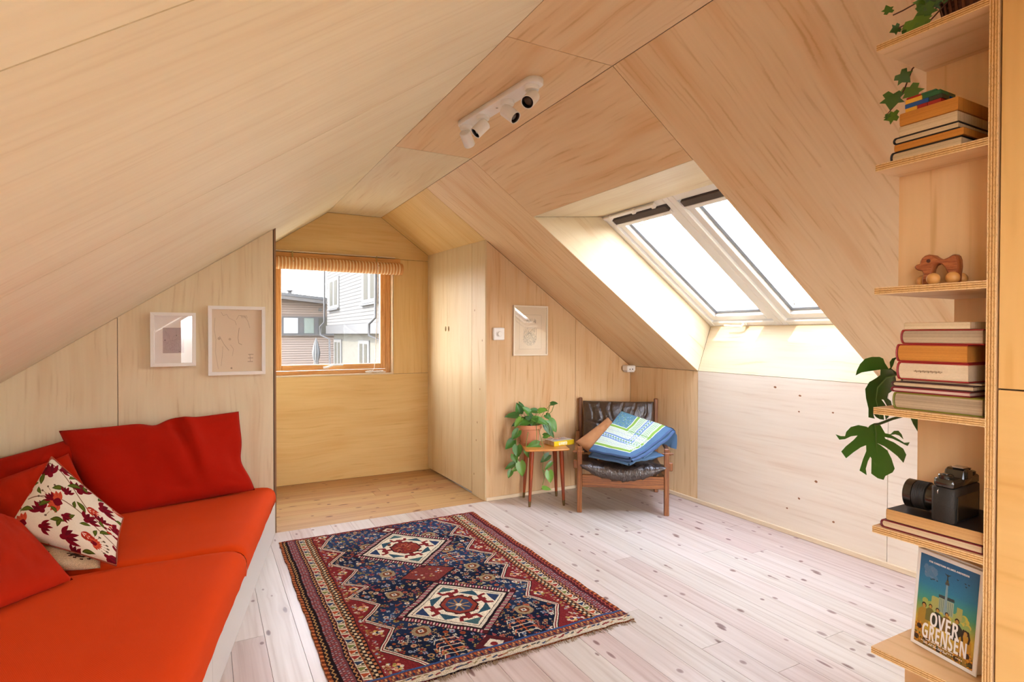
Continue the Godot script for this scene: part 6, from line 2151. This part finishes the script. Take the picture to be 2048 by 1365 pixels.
func standing_book():
	var bl := Vector3(1.492, SHELF_Y[5] + 0.002, -0.752)
	var brr := Vector3(1.456, SHELF_Y[5] + 0.002, -0.604)
	var ax := (brr - bl).normalized()
	var w := (brr - bl).length()
	var h := 0.225
	var up := Vector3.UP
	var back := up.cross(ax)
	if back.x < 0: back = -back
	up = (up * cos(0.10) + back * sin(0.10)).normalized()
	var nrm := ax.cross(up)
	var bs := Basis(ax, up, nrm)
	var t := thing("standing_book", "white-edged hardcover with a blue and yellow cover lettered OVER GRENSEN, standing on the lowest shelf", "book", bl)
	t.basis = bs
	var b := MB.new()
	for s in [0, 1]: b.box(Vector3(w / 2, h / 2, -0.0015 - s * 0.024), Vector3(w, h, 0.003), Basis.IDENTITY, 0.0008)
	b.box(Vector3(0.0015, h / 2, -0.0135), Vector3(0.003, h, 0.022), Basis.IDENTITY, 0.0008)
	part("cover", b, M.white, t)
	b = MB.new()
	b.box(Vector3(w / 2, h / 2, -0.0135), Vector3(w - 0.007, h - 0.006, 0.021))
	part("page_block", b, mat(Color.WHITE, 0.9, pages_tex(hexc("efe4d0"), hexc("ddceb4"))), t)
	# printed picture
	var p := Pad.new(300, 456, hexc("2c6f93"))
	for yy in 456:
		var f := yy / 456.0
		var c := hexc("27618f").lerp(hexc("2f86a0"), clamp(f * 2.2, 0.0, 1.0)).lerp(hexc("4f9a6c"), clamp((f - 0.32) * 4.0, 0.0, 1.0)).lerp(hexc("c9a53a"), clamp((f - 0.5) * 4.5, 0.0, 1.0)).lerp(hexc("7a5a26"), clamp((f - 0.78) * 4.0, 0.0, 1.0))
		p.rect(0, yy, 300, 1, c)
	for k in 60: p.dot(Vector2(30 + rng.randf() * 60, 55 + rng.randf() * 50), 4 + rng.randf() * 8, hexc("4a7a9a").lerp(hexc("8a8fa6"), rng.randf() * 0.6))
	for k in 90: p.dot(Vector2(40 + rng.randf() * 230, 230 + rng.randf() * 60), 5 + rng.randf() * 12, hexc("8aa860").lerp(hexc("d0b84a"), rng.randf()))
	# column with statue, building behind
	for k in 3: p.rect(76 + k * 3, 196 - k * 2, 40, 80, hexc("a7a860"))
	p.poly([Vector2(112, 172), Vector2(190, 168), Vector2(192, 182), Vector2(112, 188)], hexc("2e3c3c"))
	p.rect(114, 186, 76, 70, hexc("9aa78a"))
	for k in 8: p.rect(118 + k * 9, 190, 3, 62, hexc("5f7a72"))
	p.rect(206, 196, 28, 60, hexc("a9a45c"))
	p.poly([Vector2(144, 112), Vector2(154, 112), Vector2(157, 262), Vector2(141, 262)], hexc("7f9aa0"))
	p.rect(139, 100, 20, 12, hexc("4b4a40"))
	p.rect(143, 88, 12, 12, hexc("5c5230"))
	p.poly([Vector2(146, 90), Vector2(152, 90), Vector2(151, 70), Vector2(166, 58), Vector2(150, 62), Vector2(149, 54), Vector2(147, 62), Vector2(132, 58), Vector2(146, 70)], hexc("26302f"))
	for q in [[198, 66], [236, 70], [240, 84], [252, 70], [64, 116], [72, 112], [96, 112], [80, 110]]:
		p.poly([Vector2(q[0] - 6, q[1] - 2), Vector2(q[0], q[1] + 4), Vector2(q[0] + 7, q[1]), Vector2(q[0], q[1] - 2)], hexc("1d2a33"))
	# group of people as dark and ochre silhouettes
	for q in [[40, 252, 1.2, "a9852e"], [74, 246, 0.9, "6f6a30"], [112, 250, 1.0, "2f2f22"], [160, 250, 1.0, "7a5a20"], [212, 258, 1.15, "2c2a1c"], [256, 296, 1.3, "b8892c"]]:
		var c := Vector2(q[0], q[1])
		var s: float = q[2]
		p.poly([c + Vector2(-26, 90) * s, c + Vector2(-24, 30) * s, c + Vector2(-10, 16) * s, c + Vector2(10, 16) * s, c + Vector2(24, 30) * s, c + Vector2(26, 90) * s], hexc(q[3]))
		p.dot(c + Vector2(0, 4) * s, 10 * s, hexc("2a1f14"), 1.15)
		p.dot(c + Vector2(0, 7) * s, 7.5 * s, hexc("b98a3e"), 1.2)
	p.path([Vector2(246, 290), Vector2(240, 320), Vector2(244, 345)], 9, hexc("2a1f14"))
	p.path([Vector2(268, 292), Vector2(276, 320), Vector2(272, 345)], 9, hexc("2a1f14"))
	for q in [[24, 372], [270, 402], [290, 436], [14, 430], [60, 420], [220, 440], [130, 444]]:
		var c := Vector2(q[0], q[1])
		for k in 14: p.petal(c, c + Vector2.from_angle(k * TAU / 14) * 28, 5, hexc("c98f26") if k % 2 else hexc("a86a1c"))
		p.dot(c, 13, hexc("3a2412"))
	for k in 70: p.dot(Vector2(rng.randf() * 300, 405 + rng.randf() * 50), 4, [hexc("3f4a1e"), hexc("6d5a1e"), hexc("5a3a16")][k % 3])
	p.fleck(rng, 0.12)
	var m := 0.0085
	b = MB.new()
	b.quad(Vector3(m, m, 0.0004), Vector3(w - m, m, 0.0004), Vector3(w - m, h - m, 0.0004), Vector3(m, h - m, 0.0004), Vector2(0, 1), Vector2(1, 1), Vector2(1, 0), Vector2(0, 0))
	part("cover_print", b, mat(Color.WHITE, 0.4, p.tex()), t)
	lettering(t, "PER CHRISTIAN SELMER-ANDERSEN", Vector3(w * 0.50, h * 0.905, 0.0008), Basis.IDENTITY, 0.0042, 0.092, M.plastic, 700)
	lettering(t, "OVER", Vector3(w * 0.505, h * 0.335, 0.001), Basis.IDENTITY, 0.032, 0.066, M.plastic)
	lettering(t, "GRENSEN", Vector3(w * 0.515, h * 0.190, 0.001), Basis.IDENTITY, 0.035, 0.102, M.plastic)
	b = MB.new()
	for q in [[0.105, 0.070, 0.46], [0.080, 0.105, 0.50], [0.066, 0.06, 0.40]]:
		var n := 26
		for k in n: if (k * 7) % 5: b.box(Vector3(w * q[2] + (k / float(n) - 0.5) * q[1], h * q[0], 0.0006), Vector3(0.0022, 0.0016, 0.0004))
	part("small_print", b, M.plastic, t).set_meta("kind", "stuff")

# ---------------------------------------------------------------- things on the shelves
func toy_bricks():
	var t := thing("toy_bricks", "block of red, blue, green and yellow toy bricks on top of the upper book pile", "toy", Vector3(1.452, 1.858, -0.688))
	var cols := {"red": hexc("a01414"), "blue": hexc("154a8e"), "green": hexc("1d5a34"), "yellow": hexc("e2a836"), "dark": hexc("23301f")}
	var lay := [[[-0.035, "yellow", 0.024], [-0.012, "red", 0.02], [0.012, "red", 0.026]], [[-0.024, "blue", 0.048], [0.014, "dark", 0.026]], [[-0.03, "yellow", 0.034], [0.006, "green", 0.036]], [[-0.03, "red", 0.03], [0.0, "green", 0.03]]]
	for k in 4:
		for q in lay[k]:
			for r in 2:
				var b := MB.new()
				var hh := 0.0096 if k < 3 else 0.004
				var c := Vector3(-0.02 + r * 0.032, 0.0002 + k * 0.0098 + hh / 2, q[0])
				b.box(c, Vector3(0.0315, hh, q[2]), Basis.IDENTITY, 0.0004)
				for i in 2: b.lathe([Vector2(0.0024, 0), Vector2(0.0024, 0.0017), Vector2(0, 0.0017)], c + Vector3(0.008 * (i * 2 - 1), hh / 2, 0), Basis.IDENTITY, 10, false)
				part("brick", b, mat(cols[q[1]] if r == 0 else cols[["red", "blue", "green", "red"][k]], 0.25), t)

func duck():
	var t := thing("toy_duck", "wooden toy duck on round wheels with an arched hole through its body", "toy", Vector3(1.45, SHELF_Y[2], -0.68))
	var o := [[430, 350], [450, 327], [495, 318], [502, 285], [522, 250], [560, 222], [610, 212], [660, 224], [700, 258], [740, 283], [790, 288], [840, 270], [885, 246], [915, 243], [938, 262], [954, 310], [960, 390], [950, 470], [945, 560], [935, 578], [850, 578], [838, 560],
		[832, 470], [804, 395], [765, 350], [715, 335], [672, 355], [648, 400], [640, 460], [640, 560], [625, 590], [535, 590], [524, 560], [526, 510], [540, 450], [525, 415], [475, 400], [442, 378]]
	var po := PackedVector2Array()
	for q in o: po.append(Vector2((q[0] - 700) / 6.205 * 0.00103, (605 - q[1]) / 6.205 * 0.00112))
	var b := MB.new()
	b.prism(po, 0.022, Vector3.ZERO, Basis(Vector3.BACK, Vector3.UP, Vector3.LEFT), 0.0025, 10.0, true)
	part("body", b, M.duckwood, t)
	b = MB.new()
	b.lathe([Vector2(0, 0), Vector2(0.0042, 0), Vector2(0.0042, 0.0005), Vector2(0.0024, 0.0008), Vector2(0, 0.0002)], Vector3(-0.011, (605 - 293) / 6.205 * 0.00112, (608 - 700) / 6.205 * 0.00103), Basis(Vector3.UP, Vector3.LEFT, Vector3.FORWARD), 16, false)
	part("eye", b, mat(hexc("4a1f10"), 0.5), t)
	for q in [[705, 525, -0.024], [920, 515, -0.020], [485, 555, 0.010], [900, 515, 0.022]]:
		b = MB.new()
		var pr := []
		for k in 9:
			var a := -PI / 2 + PI * k / 8.0
			pr.append(Vector2(cos(a) * 0.0135, sin(a) * 0.0125))
		b.lathe(pr, Vector3(q[2], 0.0137, (q[0] - 700) / 6.205 * 0.00103), Basis(Vector3.UP, Vector3.LEFT, Vector3.FORWARD), 24)
		part("wheel", b, M.duckwheel, t)

func film_camera():
	var t := thing("film_camera", "black film camera with a zoom lens, standing on the books of the second lowest shelf", "camera", Vector3(1.40, 0.9465, -0.622), 0.06)
	t.scale = Vector3.ONE * 1.06
	# local axes: x away into the shelf (camera's width), z towards the room; the lens looks to -z
	var b := MB.new()
	var po := PackedVector2Array()
	# plan of the body with the rounded grip at the near end
	for q in [[0.0, -0.004], [0.004, 0.0], [0.118, 0.0], [0.122, -0.006], [0.122, -0.026], [0.116, -0.031], [0.036, -0.031], [0.033, -0.039], [0.026, -0.043], [0.008, -0.043], [0.001, -0.037]]: po.append(Vector2(q[0], -q[1]))
	b.prism(po, 0.070, Vector3(0, 0.035, 0), Basis(Vector3.RIGHT, Vector3.FORWARD, Vector3.UP), 0.002, 1.0, true)
	part("body", b, M.cam_leather, t)
	b = MB.new()
	var tp := PackedVector2Array()
	for q in [[0.001, -0.005], [0.005, -0.001], [0.117, -0.001], [0.121, -0.006], [0.121, -0.026], [0.115, -0.030], [0.034, -0.030], [0.030, -0.039], [0.010, -0.040], [0.002, -0.034]]: tp.append(Vector2(q[0], -q[1]))
	b.prism(tp, 0.018, Vector3(0, 0.079, 0), Basis(Vector3.RIGHT, Vector3.FORWARD, Vector3.UP), 0.003, 1.0, true)
	part("top_plate", b, M.cam_black, t)
	b = MB.new()
	b.prism(PackedVector2Array([Vector2(0.040, 0), Vector2(0.082, 0), Vector2(0.074, 0.017), Vector2(0.068, 0.020), Vector2(0.054, 0.020), Vector2(0.048, 0.017)]), 0.036, Vector3(0, 0.085, -0.018), Basis.IDENTITY, 0.003)
	part("prism_housing", b, M.cam_black, t)
	b = MB.new()
	b.lathe([Vector2(0.0125, 0), Vector2(0.013, 0.006), Vector2(0.0115, 0.0075), Vector2(0.006, 0.008), Vector2(0.006, 0.0095), Vector2(0, 0.0095)], Vector3(0.018, 0.088, -0.022), Basis.IDENTITY, 28, false)
	part("shutter_dial", b, M.cam_black, t)
	b = MB.new()
	b.lathe([Vector2(0.013, 0), Vector2(0.013, 0.006), Vector2(0.012, 0.007), Vector2(0.004, 0.007), Vector2(0.004, 0.0105), Vector2(0.006, 0.012), Vector2(0, 0.013)], Vector3(0.103, 0.088, -0.015), Basis.IDENTITY, 28, false)
	part("rewind_knob", b, M.cam_black, t)
	b = MB.new()
	b.box(Vector3(0.061, 0.107, -0.014), Vector3(0.022, 0.003, 0.02), Basis.IDENTITY, 0.0008)
	part("hot_shoe", b, M.chrome, t)
	b = MB.new()
	b.box(Vector3(0.061, 0.094, 0.001), Vector3(0.026, 0.016, 0.006), Basis.IDENTITY, 0.002)
	part("eyepiece", b, M.cam_black, t)
	# lens
	var lb := Basis(Vector3.RIGHT, Vector3.FORWARD * 1.15, Vector3.UP)
	var lc := Vector3(0.058, 0.033, -0.031)
	var prof := [[0.029, 0], [0.029, 0.010], [0.0265, 0.011], [0.0265, 0.022], [0.031, 0.023], [0.031, 0.034]]
	b = MB.new()
	b.lathe([Vector2(0.027, 0), Vector2(0.027, 0.012), Vector2(0.0285, 0.0125), Vector2(0.0285, 0.022), Vector2(0.027, 0.0225), Vector2(0.027, 0.030)], lc, lb, 40, false)
	var lens := part("lens", b, M.cam_black, t)
	b = MB.new()
	var k := 0
	var pr := [Vector2(0.027, 0.030), Vector2(0.0305, 0.031)]
	while k < 8:
		pr.append(Vector2(0.0305, 0.031 + k * 0.0024))
		pr.append(Vector2(0.0297, 0.0322 + k * 0.0024))
		k += 1
	pr.append(Vector2(0.0305, 0.051))
	pr.append(Vector2(0.029, 0.052))
	b.lathe(pr, lc, lb, 40, false)
	part("focus_ring", b, M.cam_rubber, lens)
	b = MB.new()
	b.lathe([Vector2(0.029, 0.052), Vector2(0.0305, 0.053), Vector2(0.0308, 0.066), Vector2(0.0295, 0.067), Vector2(0.0275, 0.066), Vector2(0.024, 0.060), Vector2(0, 0.0605)], lc, lb, 40, false)
	part("front_ring", b, M.cam_black, lens)
	b = MB.new()
	b.lathe([Vector2(0.0287, 0.0136), Vector2(0.02875, 0.0142), Vector2(0.0287, 0.0148)], lc, lb, 40)
	part("silver_line", b, M.chrome, lens)
	b = MB.new()
	b.box(lc + Vector3(-0.0285, 0.004, -0.017), Vector3(0.0006, 0.0018, 0.0014))
	b.box(lc + Vector3(-0.0285, 0.000, -0.018), Vector3(0.0006, 0.0016, 0.0012))
	part("red_mark", b, mat(hexc("b8502a"), 0.5), lens)
	b = MB.new()
	b.tube([Vector3(0.0008, 0.066, -0.028), Vector3(-0.004, 0.064, -0.028), Vector3(-0.004, 0.059, -0.028), Vector3(0.0008, 0.057, -0.028)], 0.001, 6)
	part("strap_lug", b, M.chrome, t)
	b = MB.new()
	b.box(Vector3(0.06, 0.03, 0.001), Vector3(0.10, 0.050, 0.002), Basis.IDENTITY, 0.0008)
	part("back_door", b, M.cam_black, t)

# ---------------------------------------------------------------- plants by the shelf
func ivy():
	var t := thing("potted_ivy", "variegated ivy in a dark ribbed basket on the top shelf, one shoot hanging below it", "plant", Vector3(1.53, SHELF_Y[0], -0.645))
	var b := MB.new()
	var pr := [Vector2(0, 0.001)]
	for k in 14:
		pr.append(Vector2(0.052 + k * 0.0017, 0.001 + k * 0.009))
		pr.append(Vector2(0.054 + k * 0.0017, 0.0055 + k * 0.009))
	pr.append(Vector2(0.070, 0.128))
	pr.append(Vector2(0.0, 0.118))
	b.lathe(pr, Vector3.ZERO, Basis.IDENTITY, 28, false)
	part("basket", b, mat(hexc("4a2415"), 0.7), t)
	b = MB.new()
	for k in 28:
		var a := TAU * k / 28
		b.bar(Vector3(cos(a) * 0.0545, 0.002, sin(a) * 0.0545), Vector3(cos(a) * 0.078, 0.127, sin(a) * 0.078), 0.006, 0.003, Vector3(-sin(a), 0, cos(a)), 0.0008)
	part("rib", b, mat(hexc("6b3a22"), 0.7), t).set_meta("kind", "stuff")
	var greens := [leaf_mat(hexc("3f6a1f"), 0.4), leaf_mat(hexc("5d8426"), 0.4), leaf_mat(hexc("2f5220"), 0.4)]
	var ivl := PackedVector2Array()
	for q in [[0, 0], [1.1, -0.7], [2.2, 0.1], [1.5, 1.0], [2.6, 2.0], [1.3, 2.2], [0, 4.0], [-1.3, 2.2], [-2.6, 2.0], [-1.5, 1.0], [-2.2, 0.1], [-1.1, -0.7]]: ivl.append(Vector2(q[0], q[1]))
	# (across and up in the picture, cm from the far top corner of the board; size; facing)
	var far := Vector3(1.405, SHELF_Y[0], -0.79)
	var L := [[1.0, 8.6, 0.5, 0.3, 0], [8.2, 9.2, 0.7, 2.8, 1], [12.0, 10.8, 1.0, 0.4, 0], [11.3, 8.2, 0.9, 2.4, 2], [13.2, 7.6, 0.8, 1.2, 0], [6.0, 5.0, 1.15, 3.6, 1], [4.0, 4.4, 0.9, 4.2, 0], [1.6, 5.6, 0.5, 2.0, 0], [14.6, 8.3, 0.7, 3.3, 1], [9.0, 6.6, 0.9, 3.0, 0], [16.0, 9.2, 0.8, 2.9, 2], [19.0, 10.6, 0.9, 3.2, 0], [20.6, 9.6, 0.8, 3.5, 1], [10.4, 11.2, 0.9, 1.0, 0], [15.0, 11.8, 1.0, 0.2, 2], [8.0, 3.2, 0.8, 3.4, 1]]
	for q in L:
		var c := far + Vector3(0.02 + rng.randf() * 0.05, q[1] * 0.01 - 0.0, q[0] * 0.0092)
		ivy_leaf(t, c, q[2], q[3], greens[q[4]], ivl)
	for v in [[[16, 10], [12, 8.4], [8, 9.2], [3, 8.7], [0.6, 8.7]], [[15, 8], [10, 5.5], [6, 5.4], [2, 5.0]], [[17, 9], [13, 6], [9, 3.4]]]:
		var pts := []
		for q in v: pts.append(far + Vector3(0.05, q[1] * 0.01, q[0] * 0.0092) - Vector3(0, 0, 0))
		b = MB.new()
		b.tube(pts, 0.0016, 6)
		wpart("stem", b, mat(hexc("5a3a26"), 0.7), t)
	# hanging shoot behind the far end of the boards
	b = MB.new()
	b.tube([Vector3(1.62, 2.06, -0.74), Vector3(1.635, 2.07, -0.80), Vector3(1.63, 2.045, -0.83), Vector3(1.600, 1.99, -0.832), Vector3(1.565, 1.945, -0.832), Vector3(1.519, 1.908, -0.83)], [0.002, 0.002, 0.002, 0.0018, 0.0015, 0.001], 6)
	wpart("stem", b, mat(hexc("5a3a26"), 0.7), t)
	for q in [[1.570, 2.018, 0.8, 3.9, 0], [1.612, 1.992, 1.0, 3.3, 1], [1.540, 1.962, 1.0, 3.0, 0], [1.556, 1.912, 0.75, 1.7, 1], [1.517, 1.906, 0.35, 3.0, 0]]:
		ivy_leaf(t, Vector3(q[0], q[1], -0.828), q[2], q[3], greens[q[4]], ivl, true)

func ivy_leaf(t, c: Vector3, s: float, a: float, m: Material, ivl: PackedVector2Array, far := false):
	var n := (Vector3(0, 1.3, 0) - Vector3(c.x, c.y, c.z)).normalized()
	n = (n + Vector3(rng.randf() - 0.5, rng.randf() - 0.2, rng.randf() - 0.5) * 0.9).normalized()
	var x := Vector3.UP.cross(n).normalized()
	var y := n.cross(x)
	var bs := Basis(x * cos(a) + y * sin(a), y * cos(a) - x * sin(a), n) * Basis.from_scale(Vector3.ONE * s * 1.05)
	var b := MB.new()
	leaf_plate(b, ivl, c, bs, func(z): return -0.08 * z.x * z.x * 0.6 + 0.35 * exp(-abs(z.x) * 1.2) * -0.5)
	wpart("leaf", b, m, t)

func monstera():
	var t := thing("monstera_plant", "large monstera with split dark green leaves, standing behind the bookshelf by the knee wall", "plant", Vector3(2.13, 0, -0.86))
	var b := MB.new()
	b.lathe([Vector2(0, 0.001), Vector2(0.10, 0.001), Vector2(0.13, 0.22), Vector2(0.132, 0.235), Vector2(0.122, 0.235), Vector2(0.118, 0.2), Vector2(0, 0.2)], Vector3.ZERO, Basis.IDENTITY, 36, false)
	part("pot", b, M.white, t)
	var r := Vector3(0.881, 0, 0.473)
	var f := Vector3(-0.473, 0, 0.881)
	var green := leaf_mat(hexc("3a7424"), 0.3)
	var dark := leaf_mat(hexc("2c5c22"), 0.28)
	var o := Vector3(1.800, 1.078, -1.018)      # where crop point (410, 705) lies
	var k := 0.0302
	var mk := func(l: Array) -> PackedVector2Array:
		var p := PackedVector2Array()
		for q in l: p.append(Vector2((q[0] - 410) * k, (705 - q[1]) * k))
		return p
	var low := [[410, 705], [450, 702], [490, 720], [515, 760], [540, 800], [600, 812], [640, 778], [690, 778], [728, 815], [752, 868], [700, 828], [655, 815], [606, 818], [690, 862], [765, 905], [833, 904], [808, 940], [765, 922], [700, 890], [625, 858], [535, 838], [545, 856], [640, 895], [755, 965], [796, 1030], [764, 1112], [690, 1040], [600, 975], [540, 935], [457, 898],
		[500, 925], [570, 975], [620, 1060], [662, 1168], [640, 1205], [560, 1240], [542, 1280], [480, 1262], [414, 1215], [412, 1060], [396, 1040], [374, 1085], [355, 1165], [366, 1230], [296, 1185], [325, 1070], [355, 985], [352, 922], [300, 945], [230, 1000], [165, 1062], [120, 995], [160, 940], [232, 870], [268, 824], [205, 834], [150, 866], [100, 874], [64, 820], [110, 836], [150, 836], [160, 790], [200, 740], [270, 718], [345, 732], [366, 742], [380, 722]]
	b = MB.new()
	var nr := (f * 0.92 + Vector3.UP * 0.25).normalized()
	leaf_plate(b, mk.call(low), o, Basis(r, Vector3.UP, f), func(z): return -0.0035 * (z.x - 0.5) * (z.x - 0.5) * 10.0 * 0.35 + 0.04 * z.y * 1.0 + 0.25 * exp(-abs(z.x - 0.7) * 2.0) * -1.0)
	wpart("leaf", b, green, t)
	b = MB.new()
	b.tube([mk_pt(o, r, f, 425, 712, k, 0.2), mk_pt(o, r, f, 440, 800, k, 0.1), mk_pt(o, r, f, 450, 900, k, -0.4), mk_pt(o, r, f, 480, 1080, k, -0.7), mk_pt(o, r, f, 540, 1270, k, -1.2)], [0.002, 0.002, 0.0017, 0.0012, 0.0006], 6)
	wpart("midrib", b, leaf_mat(hexc("4f7a34")), t)
	var up := [[455, 150], [500, 146], [560, 150], [620, 158], [660, 180], [672, 215], [690, 255], [696, 335], [660, 362], [600, 372], [540, 395], [530, 440], [585, 470], [604, 520], [612, 580], [566, 616], [548, 560], [522, 510], [480, 452], [455, 450], [500, 500], [545, 570], [560, 618], [512, 656], [500, 610], [484, 560], [462, 546], [456, 560], [480, 600], [490, 655], [440, 648], [400, 625], [374, 590], [376, 612], [388, 642], [330, 630], [330, 545], [308, 440], [300, 345], [335, 275], [400, 235], [445, 205]]
	b = MB.new()
	leaf_plate(b, mk.call(up), o + f * 0.02, Basis(r, Vector3.UP, f), func(z): return -0.055 * (z.x + 0.3) * (z.x + 0.3) - 0.02 * max(0.0, z.y - 12.0) * max(0.0, z.y - 12.0))
	wpart("leaf", b, dark, t)
	b = MB.new()
	b.tube([mk_pt(o, r, f, 640, 200, k, 1.4), mk_pt(o, r, f, 500, 230, k, 2.0), mk_pt(o, r, f, 410, 330, k, 2.1), mk_pt(o, r, f, 395, 450, k, 2.1), mk_pt(o, r, f, 440, 640, k, 2.05)], [0.002, 0.002, 0.0017, 0.0012, 0.0006], 6)
	wpart("midrib", b, leaf_mat(hexc("6f9a5c")), t)
	var top := [[275, 218], [285, 165], [318, 100], [370, 48], [440, 28], [520, 28], [556, 45], [570, 90], [612, 155], [560, 152], [480, 164], [400, 176], [330, 188]]
	b = MB.new()
	leaf_plate(b, mk.call(top), o - f * 0.02, Basis(r, Vector3.UP, f), func(z): return -0.05 * (z.y - 17.0) * (z.y - 17.0) * 0.4)
	wpart("leaf", b, green, t)
	b = MB.new()
	leaf_plate(b, mk.call([[608, 155], [598, 80], [622, 42], [670, 26], [645, 60], [632, 110]]), o - f * 0.01, Basis(r, Vector3.UP, f), func(z): return 0.1 * z.x - 0.6)
	wpart("leaf", b, dark, t)
	b = MB.new()
	leaf_plate(b, mk.call([[832, 510], [900, 505], [970, 522], [1040, 560], [1060, 640], [1030, 740], [955, 805], [925, 795], [880, 720], [845, 640], [828, 560]]), o - f * 0.03, Basis(r, Vector3.UP, f), func(z): return 0.03 * z.x)
	wpart("leaf", b, dark, t)
	var hub := Vector3(2.11, 0.235, -0.87)
	for q in [[[425, 710, 0.0], [480, 708, -0.5], [640, 660, -1.5], [820, 616, -2.0], [960, 625, -3.0]], [[640, 190, 1.0], [690, 215, -1.0], [900, 300, -3.0]], [[600, 150, -1.0], [760, 240, -3.0]], [[1060, 640, -2.0]]]:
		var pts := []
		for w in q: pts.append(mk_pt(o, r, f, w[0], w[1], k, w[2]))
		var e: Vector3 = pts[pts.size() - 1]
		pts.append(e.lerp(hub, 0.35) + Vector3(0.05, 0.10, 0))
		pts.append(e.lerp(hub, 0.7) + Vector3(0.03, 0.05, 0))
		pts.append(hub)
		b = MB.new()
		b.tube(pts, 0.0042, 8)
		wpart("petiole", b, leaf_mat(hexc("3f5a26")), t)

func mk_pt(o: Vector3, r: Vector3, f: Vector3, x: float, y: float, k: float, d: float) -> Vector3:
	return o + (r * (x - 410) * k + Vector3.UP * (705 - y) * k + f * d) * 0.01

func shelf_mats():
	M.duckwood = mat(Color.WHITE, 0.5, hardwood(131, hexc("8a4524"), hexc("b56a3a")))
	M.duckwheel = mat(hexc("d39a55"), 0.45)
	M.cam_black = mat(hexc("17140f"), 0.2, null, 0.7)
	M.cam_leather = mat(hexc("1c1812"), 0.55)
	bump(M.cam_leather, 141, 0.2, 2.0, 12.0)
	M.cam_rubber = mat(hexc("1f1a14"), 0.6)
func objects():
	sofa_mats()
	chair_mats()
	shelf_mats()
	cupboard()
	blind()
	pictures()
	small_fittings()
	spotlight()
	sofa()
	rug()
	side_table()
	pothos()
	armchair()
	shelf_unit()
	books()
	toy_bricks()
	duck()
	film_camera()
	ivy()
	monstera()
	outside()
